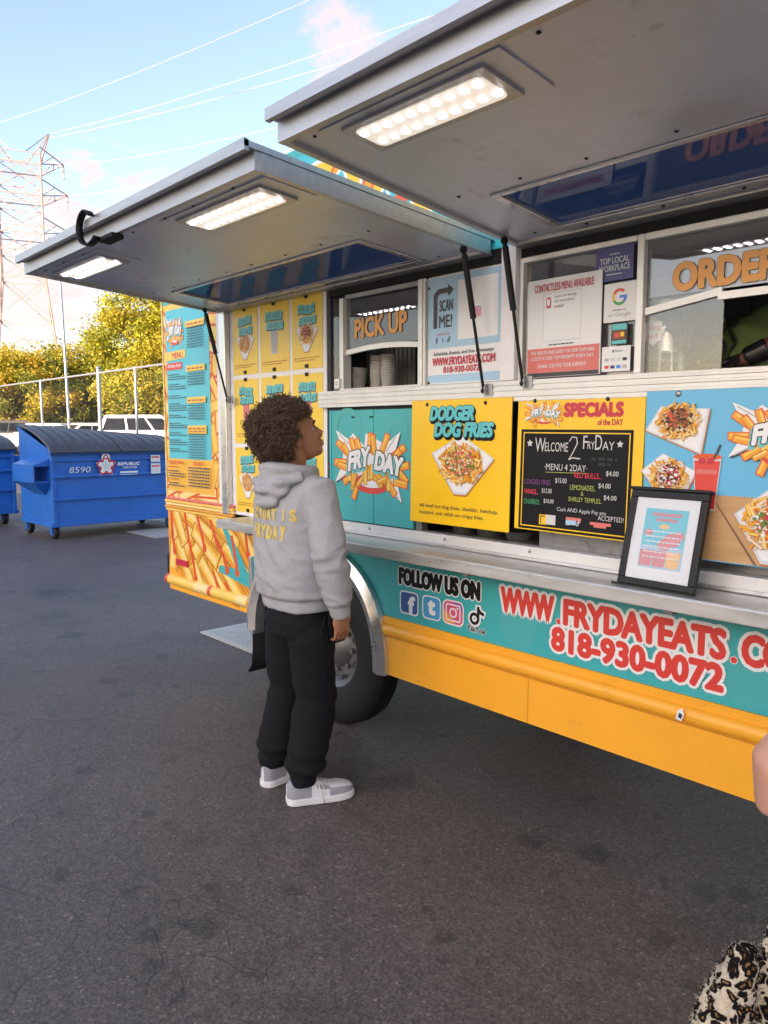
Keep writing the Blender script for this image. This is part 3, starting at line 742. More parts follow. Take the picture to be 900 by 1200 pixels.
for i, (px, dep, h, me, cz, sc, lab) in enumerate((
        (20, 42, 5.2, cm_org, 3.0, 1.0, 'low orange tinted tree beneath the left legs of the pylon'),
        (-38, 42, 5.4, cm_org, 3.1, 1.05, 'orange tinted tree at the left border behind the fence'),
        (62, 46, 5.4, cm_yel, 3.4, 1.0, 'low golden tree just left of the light pole'),
        (98, 44, 6.0, cm_grn, 3.6, 1.0, 'dark green bushy tree between light pole and tall lime tree'),
        (130, 47, 5.6, cm_yel, 3.2, 1.05, 'low golden tree under the tall lime tree'),
        (176, 41, 4.9, cm_yel, 2.7, 0.95, 'low golden tree over the white SUV'),
        (235, 46, 6.0, cm_grn, 3.4, 1.0, 'green bushy tree behind the food truck'),
        (-90, 44, 5.6, cm_grn, 3.3, 1.0, 'green bushy tree at the far left behind the fence'),
        (42, 40, 4.2, cm_org, 2.2, 0.85, 'short orange tinted shrub tree behind the parked sedans'),
        (4, 47, 6.4, cm_yel, 4.0, 0.9, 'golden tree standing behind the orange one at the left'))):
    tree(at(px, dep, 0.36), h, (3.2, 3.2, 2.2), me, lab, TG, 20 + i, cz=cz, scale=sc, rot=i * 1.3)

# light pole and pylon
p = at(82, 31, 0.30); lp = empty('light_pole', p, label='tall slim pale light pole in front of the roadside trees', cat='light pole')
g = MB(); g.tube([(0, 0, 0), (-0.05, -0.05, 4), (-0.12, -0.12, 8.3)], [0.062, 0.055, 0.042], 'galvanised', 10); g.build('pole', lp, local=True, smooth='auto')
g = MB(); g.tube([(-0.12, -0.12, 8.25), (0.2, 0.2, 8.4), (0.6, 0.65, 8.45)], 0.03, 'galvanised', 8); g.box(0.45, 0.85, 0.5, 0.9, 8.40, 8.5, 'galvanised'); g.build('lamp_head', lp, local=True)

PD = 120.0
pc = at(37, PD, 0.0)
py = empty('transmission_tower', pc, label='steel lattice power transmission tower against the sky at left', cat='pylon')
ang = math.atan2(RT.y, RT.x) + R(24)
def PY(x, y, z): return Vector((x * math.cos(ang) - y * math.sin(ang), x * math.sin(ang) + y * math.cos(ang), z))
def half(z):
    if z < 24: return 5.6 - (5.6 - 3.0) * z / 24.0
    return 3.0
g = MB(); rr = 0.12
lv = [0, 6, 12, 18, 24, 28, 31.5, 35, 38.5, 42]
for sx in (-1, 1):
    for sy in (-1, 1):
        g.tube([PY(sx * half(z), sy * half(z), z) for z in lv], rr * 1.25, 'pylon_steel', 4)
for z0, z1 in zip(lv[:-1], lv[1:]):
    a, b = half(z0), half(z1)
    for f in range(4):
        def cn(k, h, z): sx, sy = ((-1, -1), (1, -1), (1, 1), (-1, 1))[k % 4]; return PY(sx * h, sy * h, z)
        g.tube([cn(f, a, z0), cn(f + 1, b, z1)], rr * 0.7, 'pylon_steel', 4, False); g.tube([cn(f + 1, a, z0), cn(f, b, z1)], rr * 0.7, 'pylon_steel', 4, False)
        g.tube([cn(f, b, z1), cn(f + 1, b, z1)], rr * 0.7, 'pylon_steel', 4, False)
g.build('tower_body', py, local=True)
tips = []
for z in (30.5, 36.0, 40.5):
    g = MB()
    for sx in (-1, 1):
        L = 6.6 if z < 40 else 6.2
        tip = PY(sx * L, 0, z + 1.2); tips.append(tip)
        for sy in (-1, 1):
            g.tube([PY(sx * 3, sy * 3, z), tip], rr * 0.8, 'pylon_steel', 4, False); g.tube([PY(sx * 3, sy * 3, z + 2.4), tip], rr * 0.8, 'pylon_steel', 4, False)
            g.tube([PY(sx * 3, sy * 3, z), PY(sx * 4.8, sy * 1.5, z + 1.7)], rr * 0.6, 'pylon_steel', 4, False)
        g.tube([PY(sx * 4.8, -1.5, z + 0.6), PY(sx * 4.8, 1.5, z + 0.6)], rr * 0.6, 'pylon_steel', 4, False)
        g.tube([tip, tip + Vector((0, 0, -2.2))], 0.12, 'pylon_steel', 5)
    for sy in (-1, 1): g.tube([PY(-3, sy * 3, z), PY(3, sy * 3, z)], rr, 'pylon_steel', 4, False)
    g.build('cross_arm', py, local=True)
g = MB()
for sx in (-1, 1):
    tip = PY(sx * 4.4, 0, 46.0); tips.append(tip)
    for sy in (-1, 1):
        g.tube([PY(sx * 3, sy * 3, 42), tip], rr, 'pylon_steel', 4, False); g.tube([PY(sx * 1.0, sy * 3, 42), tip], rr * 0.7, 'pylon_steel', 4, False)
g.build('peak', py, local=True)

# cables run from the tower over the lot towards the next tower
def cable(p0, px, pyy, dist, label, r=0.027, marks=False):
    d = pixdir(px, pyy); e = Vector((0, 0, H)) + d * (dist / d.dot(FH)); a = Vector(p0)
    e = a + (e - a) * 1.6
    pts = []
    for k in range(41):
        t = k / 40; q = a.lerp(e, t); q.z -= 4 * 1.2 * t * (1 - t) - 1.2 * 0.94 * t / 0.625 * 0; pts.append(q)
    g = MB(); rs = [r * (1.25 - 0.85 * k / 40) for k in range(41)]
    g.tube(pts, rs, 'cable', 5)
    o = g.build('power_line'); tag(o, label, 'power line', 'overhead power lines')
    return o
tw = lambda v: pc + v
cable(tw(tips[7]) + Vector((0, 0, 0.0)), 488, 0, 46, 'bright power line from the tower peak, steepest of the pair meeting at its top')
cable(tw(tips[7]) + Vector((0, 0, -0.6)), 470, 30, 50, 'power line from the tower peak crossing under the small pink cloud')
cable(tw(tips[5]), 305, 138, 70, 'thin power line from the top arm vanishing behind the nearer awning corner', 0.022)
cable(tw(tips[3]), 330, 165, 62, 'power line from the middle arm dipping behind the far awning', 0.022)
cable(tw(tips[6]) + Vector((0, 0, -0.4)), 318, 0, 60, 'dashed looking power line alone in the upper left sky', 0.022)

# parked cars beyond the fence
def car(loc, rz, L, hgt, paint, label, suv=False):
    W = 1.8
    t = empty('parked_car', loc, (0, 0, rz), label, 'car', 'cars parked beyond the fence')
    a = L / 2
    if suv: prof = [(-a, .35), (-a, .95), (-a + .12, 1.02), (a - 1.15, 1.05), (a - .15, .92), (a, .75), (a, .35)]; cab = [(-a + .1, 1.0), (-a + .42, hgt), (a - 2.2, hgt), (a - 1.3, 1.03)]
    else: prof = [(-a, .35), (-a, .88), (-a + .1, .95), (a - 1.2, .95), (a - .2, .80), (a, .62), (a, .35)]; cab = [(-a + .55, .93), (-a + 1.2, hgt), (a - 2.1, hgt), (a - 1.25, .94)]
    g = MB(); g.prism(prof, -W / 2, W / 2, paint)
    k = len(cab); vs = []
    for y, in ((-1,), (1,)):
        for (x, z) in cab: vs.append((x, y * W / 2 * (0.98 if z < 1.1 else 0.80), z))
    g.add(vs, [(0, 1, 2, 3), (7, 6, 5, 4), (0, 4, 5, 1), (1, 5, 6, 2), (2, 6, 7, 3)], paint)
    g.build('body', t, local=True, bevel=0.06, seg=3)
    zb = cab[0][1] + 0.10; zt = hgt - 0.13
    for s in (-1, 1):
        for (f0, f1) in ((0.06, 0.34), (0.37, 0.66), (0.69, 0.95)):
            g = MB()
            def pt(f, z):
                u = (z - cab[0][1]) / (hgt - cab[0][1]); xl = cab[0][0] + (cab[1][0] - cab[0][0]) * u; xr = cab[3][0] + (cab[2][0] - cab[3][0]) * u
                return (xl + (xr - xl) * f, s * (W / 2 * (0.98 - 0.18 * u) + 0.012), z)
            g.add([pt(f0, zb), pt(f1, zb), pt(f1, zt), pt(f0, zt)], [(0, 1, 2, 3)], 'car_glass'); g.build('side_window', t, local=True)
    g = MB(); y = W / 2 * 0.76; x0, z0 = cab[3]; x1, z1 = cab[2]
    g.add([(x0 - .05 + .02, -y, z0 + .08), (x0 - .05 + .02, y, z0 + .08), (x1 + .06, y * .95, z1 - .06), (x1 + .06, -y * .95, z1 - .06)], [(0, 1, 2, 3)], 'car_glass'); g.build('windscreen', t, local=True)
    g = MB(); x0, z0 = cab[0]; x1, z1 = cab[1]
    g.add([(x0 + .03, -y, z0 + .1), (x0 + .03, y, z0 + .1), (x1 - .07, y * .95, z1 - .06), (x1 - .07, -y * .95, z1 - .06)], [(0, 1, 2, 3)], 'car_glass'); g.build('rear_window', t, local=True)
    for s in (-1, 1):
        for x in (-a + .85, a - .85):
            g = MB(); g.lathe([(0.0, .10), (.22, .11), (.30, .10), (.33, .05), (.33, -.10)], 'tyre_rubber', 18, lambda p, q, r, s=s, x=x: (x + p, s * (W / 2 - .08 + r), .33 + q)); 
            w = g.build('wheel', t, local=True, smooth='auto')
            g = MB(); g.lathe([(0.0, .118), (.12, .125), (.2, .115)], 'steel', 14, lambda p, q, r, s=s, x=x: (x + p, s * (W / 2 - .08 + r), .33 + q)); g.build('rim', w, local=True, smooth='auto')
        g = MB(); g.box(-a - .02, -a + .1, s * .62 - .16, s * .62 + .16, .66, .86, 'lamp_red'); g.build('tail_light', t, local=True, bevel=.02)
        g = MB(); g.box(a - .22, a + .0, s * .62 - .18, s * .62 + .18, .62, .76, 'lamp_clear'); g.build('headlight', t, local=True, bevel=.02)
    return t
vx = math.atan2(RT.y, RT.x)
car(at(186, 32, 0.36), vx + R(8), 4.8, 1.72, 'car_white', 'white SUV parked beyond the fence beside the rear of the food truck', True)
car(at(118, 35, 0.36), vx + R(40), 4.5, 1.42, 'car_beige', 'cream sedan parked next to the white SUV')
car(at(93, 37, 0.36), vx + R(40), 4.5, 1.42, 'car_silver', 'silver sedan parked just right of the light pole')
car(at(60, 36, 0.36), vx + R(40), 4.5, 1.42, 'car_white', 'white sedan parked just left of the light pole')
car(at(27, 36, 0.36), vx + R(30), 4.4, 1.55, 'car_dark', 'dark brown car parked at the left end of the row')
car(at(-12, 37, 0.36), vx + R(35), 4.5, 1.42, 'car_silver', 'silver car at the picture border left of the dark brown one')

# ------------------------------------------------------------------ dumpsters
def dumpster(loc, rz, label, marks):
    t = empty('dumpster', loc, (0, 0, rz), label, 'dumpster', 'blue dumpsters')
    Lh = 0.98; D = 1.12; zb, zf, zk = 0.20, 1.20, 1.52          # front faces +X, length along Y
    g = MB(); vs = []
    for y in (-Lh, Lh): vs += [(0, y, zb), (0, y, zf), (-D, y, zk - (.17 if y > 0 else 0)), (-D - .02, y, zb)]
    g.add(vs, [(0, 1, 2, 3), (7, 6, 5, 4), (0, 4, 5, 1), (3, 2, 6, 7), (0, 3, 7, 4)], 'dumpster_blue')
    for z in (0.55, 0.86): g.box(-0.002, 0.045, -Lh, Lh, z - .022, z + .022, 'dumpster_blue')
    g.box(-0.002, 0.035, -Lh, Lh, 1.06, 1.09, 'dumpster_blue'); g.box(-.02, 0.05, -Lh - .02, Lh + .02, 1.15, 1.205, 'dumpster_blue')
    for y in (-Lh, Lh - .05): g.box(-.01, .028, y, y + .05, zb, 1.15, 'dumpster_blue')
    g.box(-D, 0.02, -Lh - .025, Lh + .025, zb - .03, zb + .03, 'dumpster_blue')
    for s in (-1, 1):                                            # rolled rim along the slope
        g.tube([(0.0, s * Lh, zf), (-D, s * Lh, zk - (.17 if s > 0 else 0))], 0.025, 'dumpster_blue', 6)
    g.build('bin', t, local=True, bevel=0.008)
    for s in (-1, 1):                                            # fork pockets on both ends
        g = MB(); y0 = s * (Lh + .001); y1 = s * (Lh + .22)
        P = lambda x, y, z: (x, y, z)
        o = [(0.02, 0.80), (0.02, 1.00), (-0.78, 1.06), (-0.78, 0.86)]
        vs = []
        a0, a1 = min(y0, y1), max(y0, y1)
        g.box(-.80, -.03, a0, a1, 1.0, 1.02, 'dumpster_blue'); g.box(-.80, -.03, a0, a1, .78, .80, 'dumpster_blue')
        g.box(-.80, -.03, s * (Lh + .20) if s > 0 else -(Lh + .22), s * (Lh + .22) if s > 0 else -(Lh + .20), .80, 1.0, 'dumpster_blue')
        g.add([(-.80, y0, 1.021), (-.03, y0, 1.021), (-.03, y0, 1.10), (-.80, y0, 1.10), (-.80, y1, 1.021), (-.03, y1, 1.021)], [(3, 2, 5, 4), (0, 3, 4), (2, 1, 5)], 'dumpster_blue')
        g.add([(-.80, y0, .779), (-.03, y0, .779), (-.2, y0, .60), (-.62, y0, .60), (-.80, y1, .779), (-.03, y1, .779)], [(3, 2, 5, 4), (0, 3, 4), (2, 1, 5)], 'dumpster_blue')
        g.build('fork_pocket', t, local=True, bevel=.006)
    for h in (0, 1):                                             # two ribbed plastic lids
        y0 = -Lh - .03 + h * (Lh + .035); y1 = y0 + Lh + .02
        g = MB(); N = 60; vs = []; fs = []; NX = 9
        for j in range(N + 1):
            u = j / N; y = y0 + (y1 - y0) * u
            rib = 0.036 * min(1.0, 2.0 * abs(math.sin(PI * u * 7)))
            for i in range(NX + 1):
                q = i / NX; x = 0.10 - (D + .12) * q
                z = zf + .02 + (zk + .03 - zf) * q + 0.055 * math.sin(PI * min(1, q * 1.05)) + rib * min(1, 6 * q, 8 * (1 - q)) - (0.03 if i == 0 else 0) - .18 * q * (y + Lh) / (2 * Lh)
                vs.append((x, y, z))
        for j in range(N):
            for i in range(NX): fs.append((j * (NX + 1) + i, (j + 1) * (NX + 1) + i, (j + 1) * (NX + 1) + i + 1, j * (NX + 1) + i + 1))
        g.add(vs, fs, 'dumpster_lid'); o = g.build('lid', t, local=True, smooth=True)
        sm = o.modifiers.new('thickness', 'SOLIDIFY'); sm.thickness = 0.018
    for x in (-.10, -D + .12):
        for y in (-Lh + .06, Lh - .16):
            g = MB(); g.box(x - .05, x + .05, y - .06, y + .06, .185, .20, 'dumpster_blue'); g.box(x - .035, x + .035, y - .055, y - .045, .07, .19, 'dumpster_blue'); g.box(x - .035, x + .035, y + .045, y + .055, .07, .19, 'dumpster_blue')
            c = g.build('caster', t, local=True)
            g = MB(); g.lathe([(0, -.036), (.055, -.038)], 'dumpster_blue', 18, lambda p, q, r, x=x, y=y: (x + p, y + r, .094 + q)); g.lathe([(.055, -.038), (.07, -.04), (.093, -.022), (.093, .022), (.07, .04), (0, .038)], 'tyre_rubber', 18, lambda p, q, r, x=x, y=y: (x + p, y + r, .094 + q)); g.build('caster_wheel', c, local=True, smooth='auto')
    if marks:
        fr = lambda P, name: finish_front(P, name, t)
        P = Print(0)
        # decals live on the face x = +0.002; local print x runs along +Y
        P.text('8590', -.75, -.45, .905, .985, 'print_lightgrey', -0.016, 0.15)
        o = fr(P, 'painted_number')
        P = Print(0); cy, cz = -.225, 0.985
        P.star(cy, cz, .155, 'print_white', .62); P.disc(cy, cz + .115, .065, .065, 'print_white')
        for k in range(5):
            a = R(90 + 72 * k); P.ring(cy + .085 * math.cos(a), cz + .085 * math.sin(a), .055, .03, 'print_crimson', math.degrees(a) - 125, math.degrees(a) + 125, 14)
        P.star(cy, cz, .07, 'print_lightgrey', .6); P.disc(cy, cz + .125, .035, .035, 'print_crimson'); P.disc(cy, cz + .125, .018, .018, 'print_white')
        fr(P, 'star_emblem')
        P = Print(0); P.text('REPUBLIC', -.06, .29, .985, 1.03, 'print_white', 0.035, 0.3); P.text('SERVICES', .03, .24, .94, .968, 'print_white', 0.02, 0.15)
        rng = random.Random(4); P.rect(-.02, .25, .875, .90, 'print_white'); P.lines(-.02, .25, .85, .008, 'print_white', rng, 1.0); fr(P, 'lettering')
        P = Print(0); P.rect(.46, .61, 1.02, 1.12, 'print_white'); P.rect(.47, .60, 1.075, 1.105, 'print_salmon'); P.lines(.47, .60, 1.04, .012, 'print_grey', rng, 1.0)
        P.rect(.46, .61, .85, 1.0, 'print_white'); P.rect(.47, .60, .945, .975, 'print_salmon')
        for k in range(3): P.lines(.47, .60, .87 + .022 * k, .008, 'print_grey', rng, 1.0)
        fr(P, 'warning_sticker')
    return t
def finish_front(P, name, parent):
    # map print plane (x, y, z) -> face +X of the parent: (0.047 - y, x, z)
    P.v = [(0.048 - v[1], v[0], v[2]) for v in P.v]
    return P.build(name, parent, local=True)
dumpster((-10.72, 4.60, 0), R(2.5), 'large blue dumpster with star emblem and ribbed grey lid, nearest the food truck', True)
dumpster((-12.95, 2.86, 0), R(-1), 'blue dumpster cut off by the left border of the picture', False)
# ------------------------------------------------------------------ the food truck (side wall on Y = 2.3)
TY = 2.3
truck = empty('food_truck', (-1.5, 3.4, 0), label='teal and orange food truck with two raised awnings and a serving counter', cat='food truck')
XR = 2.3; XL = -4.63; ZT = 2.87; YB = 4.6
def part(g, name, parent=truck, **k): return g.build(name, parent, **k)

g = MB(); g.box(XL, XR, TY + .04, YB, ZT - .03, ZT + .03, 'white'); g.box(-3.6, -2.9, 3.2, 4.0, ZT + .03, ZT + .30, 'white_metal'); part(g, 'roof', bevel=.02)
g = MB(); g.box(XL, XR, YB - .04, YB, .46, ZT - .03, 'wrap_teal'); part(g, 'far_wall')
g = MB(); g.box(XL, XL + .04, TY + .04, YB - .04, .46, ZT - .03, 'wrap_teal'); part(g, 'rear_wall')
g = MB(); g.box(XR - .04, XR, TY + .04, YB - .04, .46, ZT - .03, 'wrap_teal'); part(g, 'cab_bulkhead')
g = MB(); g.prism([(XR + .002, .45), (XR + 1.3, .45), (XR + 1.3, 1.2), (XR + .9, 2.3), (XR + .002, 2.5)], TY + .05, YB - .05, 'wrap_teal'); part(g, 'cab', bevel=.05)
g = MB(); g.box(XL + .04, XR - .04, TY + .06, YB - .05, .62, .70, 'underbody'); g.box(XL + .2, XR - .1, 2.95, 3.07, .36, .62, 'underbody'); g.box(XL + .2, XR - .1, 3.85, 3.97, .36, .62, 'underbody')
g.box(-1.7, -.7, 2.55, 2.95, .34, .62, 'underbody'); part(g, 'chassis')
g = MB(); g.tube([(-2.95, 2.5, .41), (-2.95, 4.4, .41)], .06, 'underbody', 10); g.ellipsoid((-2.95, 3.45, .41), (.16, .16, .16), 'underbody'); part(g, 'axle', smooth=True)

# lower rear side: panel with painted fries, moulding, ledge
def arch(n=24, ex=0.0):
    """outline of the wheel arch, right foot to left foot"""
    pts = []
    for k in range(n + 1):
        a = PI * k / n; c = math.cos(a); s_ = math.sin(a)
        rx = (0.41 if c > 0 else 0.60) + ex
        pts.append((-2.98 + rx * math.copysign(abs(c) ** .92, c), .39 + (.47 + ex) * abs(s_) ** .85))
    return pts
AR = arch()
g = MB(); g.prism([(XL, .46), (-3.60, .46), (-3.60, .985), (XL, .985)], TY, TY + .04, 'menu_orange'); rp = part(g, 'rear_side_panel')
rng = random.Random(11)
P = Print(TY - .001, clip=(XL + .002, -3.602, .462, .984))
P.rect(XL, -3.6, .46, .985, 'print_orange')
for (x, z, L, w, a) in ((-4.55, .75, .4, .09, 80), (-4.35, .83, .45, .10, 62), (-4.4, .6, .42, .09, -60), (-4.2, .72, .42, .10, 100), (-4.12, .86, .4, .09, 40), (-4.0, .66, .36, .09, 118), (-3.9, .84, .42, .10, -42),
                        (-3.75, .70, .4, .09, -35), (-4.28, .93, .4, .08, -20), (-3.98, .93, .4, .08, -25), (-4.5, .92, .3, .08, -60), (-4.05, .55, .4, .08, -40), (-3.8, .55, .44, .08, -38), (-4.22, .53, .3, .08, -55),
                        (-3.72, .9, .36, .08, -50), (-4.15, .80, .3, .085, 150), (-3.85, .62, .3, .08, 140)):
    w *= 1.25; L *= 1.12; P.fry(x, z, L, w, R(a), 'fry_yellow', 'fry_line', .09, None, .15)
    ca, sa = math.cos(R(a)), math.sin(R(a))
    for w0, w1, mm in ((-.48, -.22, 'fry_orange'), (.02, .34, 'fry_pale')):
        P.poly([(x + l_ * L * ca - y_ * w * sa, z + l_ * L * sa + y_ * w * ca) for l_, y_ in ((-.46, w0), (0, w0 * 1.02), (.44, w0 * .86), (.44, w1 * .80), (.05, w1 * .9), (-.46, w1))], mm)
def drip(pts, w, m='ketchup'):
    for (a, b) in zip(pts[:-1], pts[1:]): P.stroke([a, b], w, m)
    P.disc(pts[-1][0], pts[-1][1], w * .8, w * .95, m)
P.poly([(-3.95, .93), (-3.9, .93), (-3.78, .82), (-3.68, .70), (-3.6, .66), (-3.6, .60), (-3.8, .63), (-4.0, .66), (-3.98, .70), (-3.80, .70), (-3.86, .80)], 'wrap_teal')
for pts, w in ((((-4.58, .97), (-4.57, .80), (-4.55, .72)), .03), (((-4.40, .97), (-4.36, .82), (-4.30, .66), (-4.28, .58)), .028), (((-4.24, .96), (-4.2, .88), (-4.16, .78)), .03), (((-4.08, .95), (-4.02, .84), (-3.94, .76), (-3.9, .68)), .028),
               (((-3.84, .88), (-3.8, .74), (-3.79, .68)), .028), (((-4.06, .64), (-4.0, .54), (-3.98, .48)), .024), (((-3.92, .60), (-3.86, .52), (-3.84, .48)), .024), (((-3.70, .95), (-3.67, .80)), .026)):
    drip(pts, w)
P.poly([(XL, .46), (-3.6, .46), (-3.6, .50), (-3.8, .475), (-4.0, .52), (-4.3, .50), (-4.45, .56), (XL, .62)], 'wrap_orange')
P.poly([(-4.42, .50), (-4.3, .485), (-4.22, .50), (-4.28, .53), (-4.38, .525)], 'print_grey')
part(P, 'fries_artwork', rp)
P = Print(TY - .014); P.rect(-4.52, -4.375, .637, .668, 'print_crimson'); g = MB(); g.box(-4.525, -4.37, TY - .012, TY, .632, .673, 'print_crimson'); part(g, 'side_reflector', bevel=.004)
# the half round moulding with fries printed along it
g = MB(); n = 10
def moulding(g, x0, x1, z, r, m, segs=1):
    vs = []; fs = []
    for i in range(segs + 1):
        x = x0 + (x1 - x0) * i / segs
        for k in range(n + 1):
            a = PI * k / n; vs.append((x, TY - r * 0.9 * math.sin(a), z + r * math.cos(a)))
    for i in range(segs):
        for k in range(n): fs.append((i * (n + 1) + k, i * (n + 1) + k + 1, (i + 1) * (n + 1) + k + 1, (i + 1) * (n + 1) + k))
    ms = m if isinstance(m, list) else [m]
    o = len(g.v); g.v += vs
    for j, f in enumerate(fs): g.f.append(tuple(o + q for q in f)); g.m.append(g.mi(ms[(j // n) % len(ms)]))
    g.add([vs[k] for k in range(n + 1)], [tuple(range(n + 1))], ms[0]); g.add([vs[-1 - k] for k in range(n + 1)], [tuple(range(n + 1))], ms[0])
moulding(g, XL - .02, -3.605, .525, .034, ['ketchup'] * 2 + ['fry_yellow'] * 7 + ['banner_yellow'] * 6 + ['fry_yellow'] * 5 + ['fry_pale'] * 9 + ['ketchup'] * 2 + ['fry_yellow'] * 8 + ['banner_yellow'] * 7 + ['fry_pale'] * 6 + ['print_orange'] * 3, 55)
part(g, 'rub_rail', smooth='auto')
g = MB()
for k, (z, d, m) in enumerate(((.988, .012, 'fry_yellow'), (1.006, .020, 'fry_orange'), (1.024, .014, 'fry_pale'), (1.042, .020, 'fry_yellow'), (1.060, .012, 'print_salmon'))):
    g.box(XL - .008, -3.80, TY - d, TY + .002 * k, z - .0085, z + .0085, m)
part(g, 'ledge_moulding', bevel=.006)
g = MB(); g.box(XL - .10, XL - .004, TY + .02, YB - .02, .47, .70, 'black_plastic'); part(g, 'rear_bumper', bevel=.03)
g = MB(); g.box(XL, XL + .012, TY - .010, TY, .99, 2.86, 'fry_pale'); part(g, 'corner_trim', bevel=.004)

# big printed menu at the rear
g = MB(); g.box(XL, -3.96, TY, TY + .04, .985, 2.272, 'banner_yellow'); mp = part(g, 'menu_panel')
P = Print(TY - .001, clip=(XL + .014, -3.962, 1.0, 2.271)); rng = random.Random(21)
for k in range(44):
    x = rng.choice((rng.uniform(XL, XL + .06), rng.uniform(-4.03, -3.96))); P.fry(x, rng.uniform(1.0, 2.2), .16, .05, rng.uniform(0, PI), rng.choice(('fry_yellow', 'fry_pale')), rng.choice(('ketchup', 'fry_orange')), .3, None)
for k in range(26): P.fry(rng.uniform(XL, -3.98), rng.uniform(1.04, 1.12), .3, .045, rng.uniform(-.5, .9), rng.choice(('fry_yellow', 'fry_pale')), rng.choice(('ketchup', 'fry_orange')), .3, None)
P.rect(-4.60, -4.02, 1.11, 1.325, 'menu_orange'); P.rect(-4.58, -4.045, 1.315, 2.235, 'print_cyan')
part(P, 'menu_background', mp)
P = Print(TY - .006); P.fries_logo(-4.46, 2.10, .22, .22, 3); part(P, 'logo', mp)
P = Print(TY - .006, clip=(-4.6, -4.0, 1.1, 2.235))
P.poly([(-4.60, 1.925), (-4.33, 1.935), (-4.33, 1.985), (-4.60, 1.98)], 'banner_yellow'); P.text('MENU', -4.50, -4.365, 1.938, 1.972, 'print_crimson', .03)
P.rrect(-4.58, -4.375, 1.868, 1.912, .012, 'print_red'); P.text("All Day Fry's", -4.565, -4.39, 1.878, 1.903, 'print_white', .02)
def block(x0, x1, ztop, nl, pit, h, m='ink', head=True):
    z = ztop
    for k in range(nl): P.lines(x0, x1, z, h, m, rng, 1.0 if (k or not head) else .62); z -= pit
for z, nl in ((1.835, 3), (1.775, 3), (1.705, 2), (1.655, 4), (1.585, 2), (1.535, 3), (1.475, 2), (1.43, 3), (1.375, 2)): block(-4.56, -4.33, z, nl, .0135, .0055)
for z, txt in ((2.128, 1), (1.865, 1), (1.675, 1), (1.505, 2)):
    P.poly([(-4.315, z - .019 * txt), (-4.085, z - .017 * txt), (-4.085, z + .019), (-4.315, z + .017)], 'banner_yellow')
    for j in range(txt): P.lines(-4.305, -4.10, z - .008 - .017 * j, .012, 'fry_line', rng, 1.0)
for z, nl in ((2.10, 8), (1.83, 5), (1.64, 6), (1.468, 10)): block(-4.30, -4.10, z, nl, .0158, .006, head=False)
P.text('DESSERT MENU', -4.575, -4.37, 1.283, 1.303, 'print_red', .02); P.text('SIDES', -4.25, -4.13, 1.283, 1.303, 'print_red', .02)
for z, nl in ((1.262, 1), (1.235, 3), (1.185, 1), (1.16, 2)): block(-4.575, -4.36, z, nl, .016, .0075, 'fry_line' if nl == 1 else 'ink')
block(-4.31, -4.05, 1.262, 7, .0185, .0085, 'ink', False)
part(P, 'lettering', mp)

# aluminium post and the white framed poster panel
g = MB(); g.box(-3.958, -3.90, TY - .008, TY + .04, .985, 2.17, 'print_white'); g.box(-3.898, -3.832, TY - .028, TY + .04, 1.016, 2.17, 'aluminium'); part(g, 'corner_post', bevel=.004)
g = MB(); g.box(-3.83, -2.952, TY + .004, TY + .04, 1.016, 2.17, 'print_white'); part(g, 'poster_panel', bevel=.003)
for x in (-2.965,):
    g = MB(); g.box(-2.951, -2.925, TY + .01, TY + .05, 1.016, 2.17, 'dark_metal'); part(g, 'door_seal')
# upper wall with the cut out name
g = MB(); g.prism([(XL, 2.274), (-3.958, 2.274), (-3.958, 2.171), (XR, 2.171), (XR, ZT - .02), (XL, ZT - .02)], TY, TY + .04, 'wrap_teal_bright'); uw = part(g, 'upper_wall')
P = Print(TY - .001); rng = random.Random(31)
P.rect(XL, XR, ZT - .06, ZT - .025, 'wrap_teal')
P.text('FRYDAY', -3.05, -1.0, 2.28, 2.74, 'print_yellow', .03, 0, ('print_white', .06))
for x in (-2.9, -2.62, -2.35, -2.0): P.fry(x, 2.6, .3, .05, R(60), 'print_orange', 'ketchup', .3, None); P.fry(x + .12, 2.55, .25, .05, R(120), 'wrap_teal_bright', 'print_white', .3, None)
part(P, 'name_lettering', uw)

# skirt, teal band, mouldings right of the wheel
def arch_x(z):
    for a_, b_ in zip(AR[:-1], AR[1:]):
        if a_[1] <= z <= b_[1]: return a_[0] + (b_[0] - a_[0]) * (z - a_[1]) / (b_[1] - a_[1])
right = [p for p in AR if p[0] > -2.98]
z66 = [p for p in right if p[1] < .66]
poly = [(XR, .39), (XR, .659)] + [(arch_x(.659), .659)] + list(reversed(z66))
g = MB(); g.prism(list(reversed(poly)), TY - .006, TY + .03, 'wrap_orange')
for k in range(30): g.ellipsoid((-2.48 + .16 * k, TY - .006, .645), (.005, .003, .005), 'wrap_orange', 8, 4)
for x in (-1.72, -.28, 1.1): g.box(x, x + .0025, TY - .0066, TY - .004, .392, .566, 'fry_line')
rng = random.Random(17)
for k in range(13):
    x = rng.uniform(-2.45, .2); z = rng.choice((rng.uniform(.392, .41), rng.uniform(.40, .55))); r = rng.uniform(.0015, .005)
    g.add([(x + r * rng.uniform(.5, 1.4) * math.cos(a_), TY - .0063, z + r * .7 * math.sin(a_)) for a_ in (0, 1, 2.1, 3.1, 4.2, 5.2)], [(0, 1, 2, 3, 4, 5)], rng.choice(('print_dark', 'grey_metal', 'fry_line')))
part(g, 'skirt')
tb = [(XR, .66), (XR, .99), (-3.598, .99), (-3.598, .46)] + list(reversed([p for p in AR if p[1] > .66 or p[0] < -2.98])) + [(arch_x(.66), .66)]
g = MB(); g.prism(list(reversed(tb)), TY, TY + .03, 'wrap_teal')
P = Print(TY - .001)
